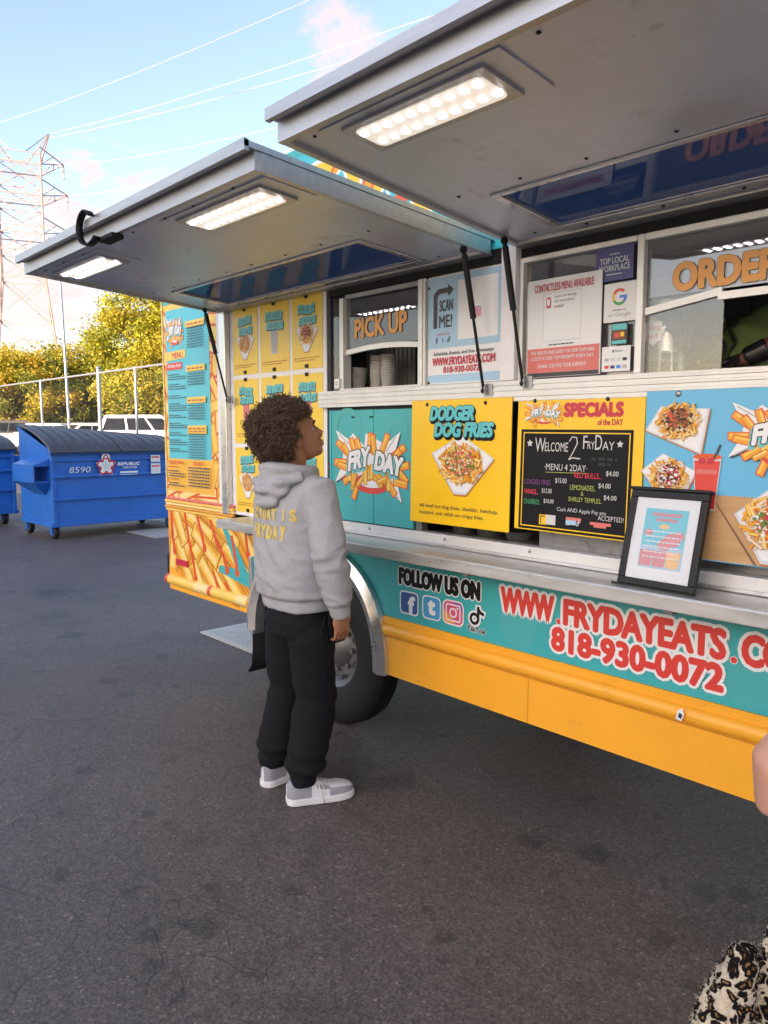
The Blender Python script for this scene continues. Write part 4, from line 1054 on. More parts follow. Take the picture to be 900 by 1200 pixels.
for x, z, r in ((-1.78, .76, .09), (-1.3, .92, .06), (-.92, .75, .085), (-.3, .8, .11), (.5, .77, .1)): P.ring(x, z, min(r, z - .664, .985 - z), .0, 'wrap_teal_light')
g.add(P.v, P.f, 'wrap_teal_light'); band = part(g, 'teal_band')
g = MB(); moulding(g, -2.57, XR, .60, .030, 'wrap_orange'); part(g, 'rub_rail', smooth='auto')
g = MB(); g.box(-2.56, XR, TY - .0075, TY - .0062, .566, .5685, 'fry_line'); part(g, 'seam')
P = Print(TY - .0375)
P.poly([(-1.12, .588), (-1.10, .585), (-1.093, .61), (-1.10, .628), (-1.115, .615)], 'print_white'); P.poly([(-1.113, .596), (-1.102, .592), (-1.098, .606), (-1.108, .612)], 'print_dark'); part(P, 'paint_chip')
P = Print(TY - .003); P.text('FOLLOW US ON', -2.437, -1.963, .818, .898, 'print_black', .06, 0, ('print_white', .11)); part(P, 'lettering', band)
P = Print(TY - .003)
for tx, xa, xb in (('WWW', -1.862, -1.612), ('.', -1.602, -1.582), ('FRYDAYEATS', -1.574, -.985), ('.', -.972, -.952), ('COM', -.942, -.735)): P.text(tx, xa, xb, .797, .898 if tx != '.' else .818, 'print_red', .045, 0, ('print_white', .125), sp=.94)
part(P, 'web_address', band)
P = Print(TY - .005); P.text('818-930-0072', -1.622, -.987, .696, .789, 'print_red', .05, 0, ('print_white', .125)); part(P, 'phone_number', band)
P = Print(TY - .003); icon_facebook(P, -2.422, -2.318, .698, .789); part(P, 'facebook_icon', band)
P = Print(TY - .003); icon_twitter(P, -2.283, -2.184, .700, .791); part(P, 'twitter_icon', band)
P = Print(TY - .003); icon_instagram(P, -2.162, -2.056, .700, .793); part(P, 'instagram_icon', band)
P = Print(TY - .003); icon_note(P, -2.02, -1.945, .722, .790); P.text('TikTok', -2.032, -1.932, .688, .711, 'print_black', .04, 0, ('print_white', .10)); part(P, 'note_icon', band)

# wheel arch trim
g = MB(); ins = arch(32, -.012); out = arch(32, .075); vs = []; fs = []
for a, b in zip(ins, out):
    mx_, mz_ = (a[0] + b[0]) / 2, (a[1] + b[1]) / 2
    vs += [(a[0], TY + .03, a[1]), (a[0], TY - .030, a[1]), (mx_, TY - .048, mz_), (b[0], TY - .030, b[1]), (b[0], TY - .004, b[1])]
L = len(ins)
for i in range(L - 1):
    for k in range(4): fs.append((i * 5 + k, i * 5 + k + 1, (i + 1) * 5 + k + 1, (i + 1) * 5 + k))
g.add(vs, fs, 'aluminium'); fo = part(g, 'wheel_arch_trim', smooth='auto')
g = MB(); g.box(-3.625, -3.597, TY - .03, TY + .05, .36, .80, 'aluminium'); part(g, 'panel_edge', bevel=.005)
g = MB(); ins = arch(24, .0); vs = []; fs = []
for a in ins: vs += [(a[0], TY + .035, a[1]), (a[0], TY + .62, a[1])]
for i in range(len(ins) - 1): fs.append((2 * i, 2 * i + 1, 2 * i + 3, 2 * i + 2))
g.add(vs, fs, 'underbody'); part(g, 'wheel_well')
g = MB(); vs = []; fs = []
pr = [(-3.70, .62), (-3.71, .40), (-3.715, .22), (-3.73, .13), (-3.77, .085)]
for y in (TY + .05, TY + .62):
    for p_ in pr: vs.append((p_[0], y, p_[1]))
for k in range(4): fs.append((k, k + 1, k + 6, k + 5))
g.add(vs, fs, 'rubber'); mf = part(g, 'mud_flap', smooth=True); s_ = mf.modifiers.new('thickness', 'SOLIDIFY'); s_.thickness = .012

# rear wheels: dual tyres on both sides
def wheel(cx, yface, sgn):
    xf = lambda p, q, r: (cx + p * .97, yface + sgn * r * .66, .395 + q * .97)
    t0 = MB()
    prof = [(.205, .040), (.235, .018), (.30, .004), (.345, .006), (.375, .022), (.395, .045), (.402, .060), (.402, .085), (.392, .088), (.392, .098), (.404, .101), (.406, .125), (.394, .128), (.394, .138), (.406, .141), (.406, .165), (.392, .168), (.392, .178), (.402, .182), (.400, .21), (.375, .245), (.30, .262), (.205, .235)]
    t0.lathe(prof, 'tyre_rubber', 48, xf)
    w = t0.build('wheel', truck, smooth='auto')
    g = MB(); g.lathe([(.206, .039), (.198, .05), (.185, .06), (.16, .10), (.155, .115), (.11, .112), (.085, .07), (.05, .045), (0, .042)], 'rim_steel', 36, xf)
    for k in range(8):
        a = 2 * PI * k / 8; g.tube([xf(.12 * math.cos(a), .12 * math.sin(a), .115), xf(.12 * math.cos(a), .12 * math.sin(a), .085)], .014, 'rim_steel', 6)
        a += PI / 8; g.tube([xf(.168 * math.cos(a), .168 * math.sin(a), .092), xf(.168 * math.cos(a), .168 * math.sin(a), .080)], .020, 'dark_metal', 10)
    g.build('rim', w, smooth='auto')
    return w
wheel(-3.0, TY + .035, 1); wheel(-3.0, YB - .04, -1)

# serving counter
g = MB(); g.box(-3.66, XR, 2.10, TY + .02, .991, 1.016, 'counter_metal'); g.box(-3.66, XR, 2.094, 2.102, .970, 1.014, 'counter_metal')
for x in (-3.4, -2.7, -1.9, -1.1, -.3, .5): g.box(x, x + .03, 2.115, TY, .955, .990, 'grey_metal')
part(g, 'counter_shelf', bevel=.003)
g = MB(); g.box(-2.97, XR, TY - .012, TY + .04, 1.017, 1.068, 'white_metal'); g.box(-2.97, XR, TY - .022, TY - .0125, 1.017, 1.03, 'counter_metal'); part(g, 'lower_rail', bevel=.003)
for x in (-2.62, -2.15, -1.72, -1.2):
    g = MB(); g.ellipsoid((x, TY - .014, 1.05), (.006, .004, .006), 'steel', 8, 5); part(g, 'rivet')
# teal double door with the painted logo
g = MB(); g.box(-2.925, -2.34, TY + .008, TY + .035, 1.069, 1.60, 'dark_metal'); part(g, 'door_frame')
g = MB(); g.box(-2.912, -2.60, TY - .008, TY + .006, 1.073, 1.588, 'wrap_teal'); g.box(-2.597, -2.345, TY - .008, TY + .006, 1.073, 1.588, 'wrap_teal'); g.box(-2.912, -2.90, TY - .012, TY - .0085, 1.073, 1.588, 'wrap_teal_bright')
dr = part(g, 'compartment_door', bevel=.003)
P = Print(TY - .0095)
for x, z, r in ((-2.78, 1.5, .10), (-2.45, 1.16, .07), (-2.80, 1.14, .08), (-2.44, 1.47, .07)): P.ring(x, z, r, r * .75, 'wrap_teal_light', 0, 180)
P.fries_logo(-2.62, 1.345, .50, .36, 1); part(P, 'logo', dr)
for x in (-2.745, -2.73, -2.62, -2.605):
    g = MB(); g.ellipsoid((x, TY - .009, 1.555), (.005, .004, .005), 'print_black', 8, 5); part(g, 'screw', dr)
# recess behind the hanging boards
g = MB(); g.box(-2.335, -2.30, TY + .002, TY + .04, 1.069, 1.60, 'grey_metal'); part(g, 'recess_post')
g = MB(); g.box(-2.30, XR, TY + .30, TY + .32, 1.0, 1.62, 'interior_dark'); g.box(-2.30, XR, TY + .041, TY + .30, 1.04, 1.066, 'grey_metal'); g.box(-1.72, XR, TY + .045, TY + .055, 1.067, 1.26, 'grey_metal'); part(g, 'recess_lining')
# sill rail under the windows
g = MB(); g.box(-2.972, XR, TY - .030, TY + .05, 1.602, 1.678, 'white_metal')
for z in (1.618, 1.640, 1.660): g.box(-2.972, XR, TY - .034, TY - .0305, z, z + .010, 'white_metal')
part(g, 'window_sill', bevel=.004)
# window frames
def frame(name, pieces, m='aluminium', y0=TY - .010, y1=TY + .04):
    g = MB()
    for (x0, x1, z0, z1) in pieces: g.box(x0, x1, y0, y1, z0, z1, m)
    return part(g, name, bevel=.003)
g = MB(); g.box(-2.924, XR, TY + .002, TY + .03, 2.118, 2.170, 'rubber'); part(g, 'hinge_gasket')
pw = frame('pickup_window', [(-2.836, -2.808, 1.679, 2.100), (-2.318, -2.292, 1.679, 2.115), (-2.8085, -2.3175, 1.679, 1.688)], 'white_metal')
frame('window_header', [(-2.8075, -2.3185, 2.092, 2.115)], 'grey_metal', TY + .0, TY + .04)
g = MB(); g.box(-2.807, -2.319, TY + .012, TY + .017, 1.872, 2.087, 'window_glass'); part(g, 'window_pane', pw)
g = MB(); g.box(-2.923, -2.837, TY + .020, TY + .025, 1.68, 2.115, 'window_glass'); part(g, 'side_pane', pw)
g = MB()
for k in range(8):
    u0 = -2.807 + .488 * k / 8; u1 = -2.807 + .488 * (k + 1) / 8; z = lambda u: 1.842 + .014 * math.sin(PI * (u + 2.807) / .488)
    g.add([(u0, TY + .004, z(u0)), (u1, TY + .004, z(u1)), (u1, TY + .004, z(u1) + .022), (u0, TY + .004, z(u0) + .022), (u0, TY + .02, z(u0)), (u1, TY + .02, z(u1)), (u1, TY + .02, z(u1) + .022), (u0, TY + .02, z(u0) + .022)],
          [(0, 1, 2, 3), (3, 2, 6, 7), (0, 4, 5, 1)], 'white_metal')
part(g, 'window_handle_bar', pw)
P = Print(TY + .009); 
P.text('PICK UP', -2.749, -2.402, 1.908, 2.0, 'letter_orange', .03, 0, ('print_dark', .045), None, lambda x, z: (x, z + .02 * (x + 2.749))); part(P, 'lettering', pw)
g = MB(); g.box(-2.86, -2.825, TY - .022, TY - .0105, 1.69, 1.735, 'white'); g.box(-2.852, -2.833, TY - .025, TY - .0222, 1.705, 1.708, 'print_dark'); g.box(-2.852, -2.833, TY - .025, TY - .0222, 1.716, 1.719, 'print_dark'); part(g, 'window_latch', pw, bevel=.003)
frame('window_post', [(-2.287, -2.276, 1.679, 2.115)], 'white_metal')
frame('centre_post', [(-1.862, -1.795, 1.679, 2.165)], 'white', TY - .030, TY + .04)
g = MB(); g.box(-2.275, -1.863, TY + .012, TY + .03, 1.679, 2.117, 'white'); part(g, 'sign_backing')
ow = frame('order_window', [(-1.325, -1.30, 1.679, 2.115), (-1.2995, .9, 2.092, 2.115), (.9005, .93, 1.679, 2.115)], 'white_metal')
g = MB(); g.box(-1.2990, .90, TY + .012, TY + .017, 1.915, 2.0915, 'window_glass'); g.box(-1.2990, -1.05, TY + .0125, TY + .0165, 1.68, 1.9145, 'clear_glass'); part(g, 'window_pane', ow)
g = MB()
def bar(x0, z0, x1, z1, y=TY + .002, h=.022):
    g.add([(x0, y, z0), (x1, y, z1), (x1, y, z1 + h), (x0, y, z0 + h), (x0, y + .014, z0), (x1, y + .014, z1), (x1, y + .014, z1 + h), (x0, y + .014, z0 + h)], [(0, 1, 2, 3), (3, 2, 6, 7), (0, 4, 5, 1), (1, 5, 6, 2), (0, 3, 7, 4)], 'white_metal')
bar(-1.298, 1.862, -1.052, 1.896); bar(-1.058, 1.880, .89, 1.880, TY - .012)
part(g, 'window_handle_bar', ow)
P = Print(TY + .009); P.text('ORDER', -1.213, -.890, 1.922, 2.012, 'letter_orange', .045, 0, ('print_dark', .055)); part(P, 'lettering', ow)
fw_ = frame('fixed_window', [(-1.794, -1.775, 1.679, 2.115), (-1.7745, -1.3255, 2.095, 2.115)], 'white_metal')
g = MB(); g.box(-1.774, -1.326, TY + .012, TY + .017, 1.68, 2.0945, 'window_glass'); part(g, 'window_pane', fw_)
# inside of the truck
g = MB(); g.box(XL + .05, XR - .05, 4.50, 4.55, .7, 2.8, 'interior_steel'); g.box(XL + .05, XR - .05, TY + .05, 4.5, 2.55, 2.58, 'interior_steel'); g.box(-2.972, XR - .05, TY + .051, TY + .40, 1.645, 1.67, 'interior_steel')
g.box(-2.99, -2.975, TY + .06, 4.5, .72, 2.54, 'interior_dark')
for k in range(9): g.box(-2.4 + k * .5, -2.385 + k * .5, 4.485, 4.499, .9, 2.5, 'grey_metal')
g.box(-2.6, 1.6, 4.1, 4.48, 1.98, 2.01, 'steel'); g.box(-2.6, 1.6, 3.7, 4.48, 2.26, 2.50, 'steel'); g.box(-2.6, 1.6, 3.95, 4.48, .9, 1.35, 'interior_steel')
part(g, 'kitchen_lining')
g = MB(); g.box(-2.4, 1.2, 4.0, 4.12, 2.515, 2.548, 'tube_light'); cl = part(g, 'ceiling_light')
g = MB()
for k in range(22):
    x = -2.965 + k * .0155; g.box(x, x + .0125, TY + .27 + .006 * (k % 2), TY + .28 + .006 * (k % 2), 1.672, 2.02, 'interior_steel')
part(g, 'grey_strips')  # thin upright grey strips standing behind the cups

# awnings
def awning(x0, x1, hole, lights, struts, strap, jit, AT, S, LS, L):
    def AW(x, s, nrm): return (x, TY - s * math.cos(AT), 2.16 + s * math.sin(AT) + nrm * math.cos(AT))
    g = MB(); hx0, hx1, hs0, hs1 = hole
    for (a, b, c, d) in ((x0, hx0, .02, S), (hx1, x1, .02, S), (hx0, hx1, .02, hs0), (hx0, hx1, hs1, S)): g.box(a, b, c, d, 0, .040, 'awning_metal', AW)
    g.box(x0 - .012, x1 + .012, .0, S + .045, .0405, .058, 'awning_edge', AW)
    a = g.build('awning', truck)
    g = MB()                                                    # channel rails around the rim
    g.box(x0 - .006, x1 + .006, S - .012, S + .008, -.014, .040, 'awning_edge', AW)
    g.box(x0 - .012, x1 + .012, S + .030, S + .0455, .030, .062, 'awning_edge', AW)
    for xa, xb in ((x0 - .008, x0 + .014), (x1 - .014, x1 + .008)): g.box(xa, xb, .02, S - .0125, -.012, .040, 'awning_edge', AW)
    g.box(x0, x1, .0, .05, -.012, .0, 'awning_edge', AW)
    rng = random.Random(jit)
    for k in range(int((x1 - x0) / .24)):
        for s_ in (hs0 - .018, hs1 + .06, S - .05):
            x = x0 + .1 + k * .24 + rng.uniform(-.02, .02)
            if x < x1: g.ellipsoid(AW(x, s_, -.011 if s_ < hs1 and hx0 < x < hx1 else -.001), (.006, .006, .003), 'dark_metal', 8, 4)
    g.build('rim', a)
    g = MB(); g.box(hx0 + .0005, hx1 - .0005, hs0 + .0005, hs1 - .0005, .004, .008, 'blue_pane', AW); g.build('blue_window', a)
    g = MB(); t = .016
    for (p, q, r, s_) in ((hx0 - .03, hx1 + .03, hs0 - .035, hs0), (hx0 - .03, hx1 + .03, hs1, hs1 + .02), (hx0 - .03, hx0, hs0, hs1), (hx1, hx1 + .03, hs0, hs1)): g.box(p, q, r, s_, -.008, -.0005, 'aluminium', AW)
    g.build('window_rim', a, bevel=.004)
    for lx in lights:
        g = MB(); w = .078; s0 = LS
        g.box(lx - L - .075, lx + L + .075, s0 - w - .018, s0 + w + .018, -.005, -.0005, 'awning_metal', AW)
        g.box(lx - L - .012, lx + L + .012, s0 - w + .006, s0 + w - .006, -.013, -.0055, 'awning_edge', AW)
        L2 = L - .012; w2 = w - .025; pts = []
        for cx, cz, a0 in ((L2 - .02, -w2 + .02, -90), (L2 - .02, w2 - .02, 0), (-L2 + .02, w2 - .02, 90), (-L2 + .02, -w2 + .02, 180)):
            for k in range(5): aa = R(a0 + 22.5 * k); pts.append(AW(lx + cx + .02 * math.cos(aa), s0 + cz + .02 * math.sin(aa), -.0145))
        g.add(pts, [tuple(range(len(pts)))], 'led')
        for i in range(10):
            for j in range(2):
                c = AW(lx - .92 * L2 + 1.84 * L2 * (i + (.0 if j else .25)) / 9.25, s0 - .027 + .054 * j, -.0145); g.ellipsoid(c, (.0125, .0125, .0045), 'led_bulb', 10, 5)
        f = g.build('light_fixture', a)
    for (bx, bz, tx, ts) in struts:
        B = Vector((bx, TY - .045, bz)); T = Vector(AW(tx, ts, -.02)); mid = B.lerp(T, .52)
        g = MB(); g.tube([mid, T - (T - B).normalized() * .02], .0115, 'black_plastic', 10); g.tube([T - (T - B).normalized() * .02, T], .008, 'black_plastic', 8)
        g.tube([B, mid], .0058, 'black_plastic', 8); g.ellipsoid(B, (.012, .012, .012), 'black_plastic', 8, 6); g.ellipsoid(T, (.014, .014, .014), 'black_plastic', 8, 6)
        g.box(bx - .006, bx + .035, TY - .036, TY - .031, bz - .022, bz + .025, 'steel'); g.box(bx + .005, bx + .011, TY - .052, TY - .0365, bz - .015, bz + .015, 'steel'); g.build('gas_strut', a, smooth='auto')
    if strap is not None:
        g = MB(); N = 20; vs = []; fs = []
        for k in range(N + 1):
            th = R(35 + 290 * k / N); x = strap + .062 * math.cos(th); nn = .018 + .058 * math.sin(th)
            for wv in (-.013, .013): vs.append(AW(x, S + .062 + wv - .05 * max(0, k / N - .6), nn))
        for k in range(N): fs.append((2 * k, 2 * k + 1, 2 * k + 3, 2 * k + 2))
        g.add(vs, fs, 'rubber'); o = g.build('rubber_strap', a, smooth=True); m_ = o.modifiers.new('thickness', 'SOLIDIFY'); m_.thickness = .007
        g = MB(); g.box(strap + .03, strap + .16, S - .02, S + .03, -.034, -.0145, 'rubber', AW); g.build('strap_latch', a, bevel=.006)
    return a
awning(-3.91, -1.93, (-3.66, -2.24, .10, .40), (-2.30, -3.53), ((-3.785, 1.66, -3.86, .13), (-1.925, 1.645, -1.945, .145)), -3.02, 1, .080, 1.045, .895, .255)
awning(-1.785, .92, (-1.55, .66, .11, .42), (-1.365, .25), ((-1.742, 1.665, -1.768, .13), (.88, 1.66, .90, .13)), None, 2, .112, 1.06, .93, .225)
# ------------------------------------------------------------------ boards, posters, stickers (each its own thing)
def board(name, label, cat, x0, x1, z0, z1, y, m, group=None, thick=.006, tilt=0.0, roll=0.0):
    """a flat board; local x from the left edge, local z from the bottom edge, front at local y = 0"""
    o = MB(); w = x1 - x0; h = z1 - z0
    o.box(0, w, 0, thick, 0, h, m)
    b = o.build(name, None, bevel=min(.003, thick * .3)); b.location = (x0, y, z0); b.rotation_euler = (tilt, roll, 0)
    return tag(b, label, cat, group), w, h
def prn(P, name, parent): return P.build(name, parent, local=True)
def bolt(parent, x, z, m='steel', r=.007):
    g = MB(); g.ellipsoid((x, -.001, z), (r, .004, r), m, 10, 6); g.build('screw', parent, local=True, smooth=True)

# yellow hanging board
b, w, h = board('menu_board', 'yellow hanging board with teal title and a tray of loaded fries', 'menu board', -2.322, -1.795, 1.115, 1.618, 2.255, 'print_yellow', 'boards hanging under the service windows', tilt=R(-1.0))
P = Print(-.001); P.text('DODGER', .105, .345, h - .085, h - .025, 'title_teal', .05, .22, ('print_black', .075), ('print_black', .085, .008, -.010)); P.text('DOG FRIES', .13, .445, h - .150, h - .090, 'title_teal', .05, .22, ('print_black', .075), ('print_black', .085, .008, -.010)); prn(P, 'title', b)
P = Print(-.001); P.food(.285, .245, .33, .235, 5, ('food_green', 'ketchup', 'food_cream', 'print_salmon', 'food_green'), n=120); prn(P, 'food_picture', b)
P = Print(-.001); P.text('All beef hot dog bites, cheddar, ketchup,', .055, .475, .060, .080, 'print_dark', .01); P.text('mustard, and relish on crispy fries.', .055, .405, .032, .052, 'print_dark', .01); prn(P, 'lettering', b)
for x in (.09, .40): bolt(b, x, h - .018, 'dark_metal', .008)

# specials blackboard
b, w, h = board('menu_board', 'yellow framed blackboard with chalk writing headed specials', 'menu board', -1.775, -1.268, 1.135, 1.618, 2.262, 'print_yellow', 'boards hanging under the service windows', tilt=R(-1.2), roll=R(.3))
P = Print(-.001); P.fries_logo(.115, h - .062, .165, .098, 2); prn(P, 'logo', b)
P = Print(-.001); P.text('SPECIALS', .20, .43, h - .075, h - .026, 'print_crimson', .05, 0, ('print_red', .07)); P.text('of the DAY', .335, .43, h - .103, h - .082, 'print_crimson', .03); prn(P, 'title', b)
P = Print(-.001); P.rect(.020, .470, .005, h - .118, 'blackboard'); P.rect(.030, .460, .014, h - .128, 'print_yellow'); P.rect(.034, .456, .018, h - .132, 'blackboard'); prn(P, 'blackboard', b)
P = Print(-.004); t0 = -.014
P.star(.062, .315, .014, 'chalk', .5); P.star(.425, .318, .013, 'chalk', .5)
P.text('W', .085, .130, .285, .335, 'chalk', t0); P.text('ELCOME', .128, .225, .288, .320, 'chalk', t0)
P.stroke([(.230, .325), (.240, .34), (.258, .338), (.262, .318), (.245, .285), (.230, .262), (.245, .268), (.275, .266)], .0035, 'chalk')
P.text('F', .285, .302, .300, .345, 'chalk', t0); P.text('RY', .303, .330, .300, .326, 'chalk', t0); P.text('D', .332, .358, .298, .348, 'chalk', t0); P.text('AY', .36, .405, .298, .326, 'chalk', t0)
P.text('\u00b7MENU 4 2DAY\u00b7', .13, .305, .222, .245, 'chalk', 0.0); P.stroke([(.135, .214), (.305, .217)], .002, 'chalk_lime')
P.text('LOADED FRIES', .045, .158, .168, .186, 'chalk_purple', 0.0); P.text('$15.00', .178, .225, .176, .196, 'chalk', .005)
P.text('WINGS...', .045, .108, .132, .150, 'chalk_red', .01); P.text('$12.00', .122, .165, .137, .156, 'chalk', .005)
P.text('CHURROS..', .045, .118, .096, .114, 'chalk_green', 0.0); P.text('$10.00', .132, .175, .102, .119, 'chalk', .005)
P.text('RED BULLS...', .255, .365, .200, .219, 'chalk_red', .008); P.text('$4.00', .378, .425, .210, .229, 'chalk', .005)
P.text('LEMONADES..', .24, .342, .158, .176, 'chalk_lime', -.004); P.text('$4.00', .352, .398, .168, .187, 'chalk', .005); P.text('&', .285, .295, .140, .154, 'chalk_lime', 0)
P.text('SHIRLEY TEMPLES..', .236, .368, .118, .134, 'chalk_lime', -.004); P.text('$4.00', .374, .422, .130, .148, 'chalk', .005)
P.text('Cash AND Apple Pay are', .19, .385, .076, .094, 'chalk', -.002); P.text('ACCEPTED!', .355, .452, .062, .078, 'chalk', -.002)
rng = random.Random(3); P.lines(.32, .42, .262, .010, 'chalk_dim', rng, 1.0); P.lines(.345, .40, .245, .010, 'chalk_dim', rng, 1.0)
prn(P, 'chalk_writing', b)
P = Print(-.004); P.rect(.115, .145, .026, .062, 'print_yellow'); P.stroke([(.122, .030), (.122, .056), (.138, .056)], .004, 'print_dark'); P.rect(.144, .185, .028, .063, 'chalk'); prn(P, 'scan_print', b)
P = Print(-.004); P.rect(.228, .290, .051, .062, 'print_salmon'); P.rect(.228, .246, .034, .052, 'print_paleblue'); P.rect(.245, .268, .036, .052, 'print_paleblue'); P.rect(.267, .27, .045, .052, 'print_paleblue'); icon_note(P, .268, .287, .034, .053, 'chalk', None); prn(P, 'social_icons', b)
P = Print(-.004); P.rect(.325, .405, .044, .054, 'print_salmon'); P.rect(.340, .388, .036, .0445, 'print_salmon'); prn(P, 'phone_print', b)
for x in (.075, .37): bolt(b, x, h - .016, 'dark_metal', .008)

# blue picture board
b, w, h = board('menu_board', 'sky blue hanging board with drinks and trays of fries on wooden planks', 'menu board', -1.262, -.34, 1.105, 1.628, 2.262, 'print_sky', 'boards hanging under the service windows', tilt=R(-.6))
P = Print(-.001, clip=(.004, w - .004, .004, h - .004))
P.rect(0, w, 0, .20, 'food_wood'); 
for x0, x1 in ((.10, .02), (.22, .36), (.40, .62), (.60, .86)): P.poly([(x0, .20), (x0 + .004, .20), (x1 + .010, 0), (x1, 0)], 'food_wood_line')
prn(P, 'wooden_planks', b)
tr = [(-.5, -.08), (-.26, .36), (.5, .30), (.40, -.5)]
P = Print(-.004); P.food(.105, .405, .205, .17, 7, ('food_brown', 'food_dark', 'food_cream'), tr, 110, ('food_dark', 'food_brown', 'ketchup')); prn(P, 'food_picture', b)
tr2 = [(-.5, .1), (-.1, .42), (.5, .12), (.2, -.5), (.02, -.46)]
P = Print(-.004); P.food(.085, .245, .185, .18, 8, ('food_cream', 'print_crimson', 'print_white', 'food_brown'), tr2, 110, ('print_white', 'print_crimson', 'food_dark')); prn(P, 'food_picture', b)
P = Print(-.004, clip=(.004, w - .004, .004, h)); P.food(.43, .135, .30, .27, 9, ('food_green', 'food_cream', 'ketchup', 'print_white'), [(-.45, .05), (-.05, .42), (.5, .08), (.12, -.46), (-.18, -.46)], 130, ('food_cream', 'food_green', 'print_crimson')); prn(P, 'food_picture', b)
P = Print(-.004); P.food(.13, .165, .11, .06, 12, ('food_dark', 'food_cream', 'food_green'), [(-.5, -.4), (-.3, .4), (.3, .4), (.5, -.4)], 40); prn(P, 'food_picture', b)
P = Print(-.004); P.drink(.207, .235, .088, .165, 'print_red', 'ketchup'); P.disc(.192, .30, .012, .010, 'print_crimson'); P.disc(.218, .30, .012, .010, 'print_crimson'); P.rect(.176, .238, .262, .275, 'print_salmon'); prn(P, 'drink_picture', b)
P = Print(-.004); P.drink(.58, .235, .088, .165, 'print_salmon', 'print_white'); P.disc(.565, .315, .03, .02, 'food_green'); P.disc(.60, .325, .025, .018, 'food_green'); prn(P, 'drink_picture', b)
P = Print(-.006); P.fries_logo(.44, .375, .34, .235, 4); prn(P, 'logo', b)
for x in (.105, .46, .80): bolt(b, x, h - .020, 'steel', .010)

# SCAN ME sign
b, w, h = board('sign', 'white and pale blue scan me sign beside the pick up window', 'sign', -2.272, -1.865, 1.682, 2.112, TY + .004, 'print_white')
P = Print(-.001); P.rect(.004, .395, .145, h - .004, 'print_paleblue'); P.rect(.004, .395, .006, .038, 'print_paleblue'); P.rect(.168, .372, .172, h - .028, 'print_white'); prn(P, 'background', b)
P = Print(-.003); P.poly([(.035, .225), (.055, .225), (.055, .345), (.068, .36), (.115, .362), (.115, .348), (.145, .371), (.115, .394), (.115, .382), (.06, .38), (.035, .36)], 'print_dark')
P.text('SCAN', .068, .142, .290, .335, 'print_dark', .012); P.text('ME!', .066, .138, .225, .275, 'print_dark', .012); P.text('FOLLOW US ON', .055, .122, .196, .205, 'print_red', .02)
icon_note(P, .112, .130, .165, .188, 'print_dark', None); P.text('f', .048, .060, .165, .188, 'facebook', .04); P.text('t', .082, .094, .166, .186, 'twitter', .04); prn(P, 'lettering', b)
P = Print(-.003); P.text('Schedule, Events, and Fun Giveaways', .038, .355, .112, .130, 'print_dark', .012); P.text('WWW.FRYDAYEATS.COM', .030, .362, .074, .108, 'print_crimson', .03); P.text('818-930-0072', .092, .285, .044, .070, 'print_crimson', .03); prn(P, 'web_address', b)
P = Print(-.003); icon_instagram(P, .250, .288, .252, .290); prn(P, 'instagram_icon', b)
for x, z in ((.008, .008), (.008, h - .04)): bolt(b, x, z, 'dark_metal', .006)

# contactless menu sign
b, w, h = board('sign', 'white and salmon contactless menu sign leaning in the middle window', 'sign', -1.750, -1.448, 1.684, 2.026, TY - .012, 'print_white')
P = Print(-.001); P.rect(.003, w - .003, .016, .102, 'print_salmon'); P.rect(.003, w - .003, .002, .0155, 'print_dark'); prn(P, 'background', b)
P = Print(-.003); P.text('CONTACTLESS MENU AVAILABLE', .03, w - .03, h - .045, h - .018, 'print_crimson', .012)
for a_, b_ in (((.07, .125), (.07, .29)), ((.07, .29), (.225, .29)), ((.225, .29), (.225, .125)), ((.225, .125), (.07, .125))): P.stroke([a_, b_], .0012, 'print_grey')
P.text('Look at me through', .115, .205, .270, .281, 'print_dark', 0); P.text('your smart phone', .115, .198, .254, .265, 'print_dark', 0); P.text('camera!', .115, .155, .238, .249, 'print_dark', 0)
P.rrect(.082, .100, .240, .276, .004, 'print_crimson'); P.rect(.085, .097, .248, .270, 'print_white'); P.lines(.095, .20, .110, .004, 'print_dark', random.Random(2), 1.0)
P.text('THE HEALTH AND SAFETY OF OUR TEAM AND', .02, w - .02, .080, .092, 'print_white', .01); P.text('GUESTS IS OUR TOP PRIORITY EVERY DAY.', .02, w - .02, .060, .072, 'print_white', .01); P.text('THANK YOU FOR YOUR SUPPORT!', .05, w - .05, .032, .045, 'print_white', .01)
prn(P, 'lettering', b)
# google review sticker
b, w, h = board('sticker', 'white square review card with a multicoloured letter G', 'sticker', -1.443, -1.326, 1.850, 1.975, TY - .006, 'print_white', thick=.003)
P = Print(-.001); cx, cz = .058, .080
P.ring(cx, cz, .027, .018, 'g_red', 45, 150); P.ring(cx, cz, .027, .018, 'g_yellow', 150, 210); P.ring(cx, cz, .027, .018, 'g_green', 210, 315); P.ring(cx, cz, .027, .018, 'g_blue', 315, 360); P.rect(cx, cx + .027, cz - .0045, cz + .0045, 'g_blue')
P.text('review us', .035, .082, .035, .043, 'print_dark', 0); P.text('on Google', .018, .100, .014, .030, 'print_grey', .015); prn(P, 'lettering', b)
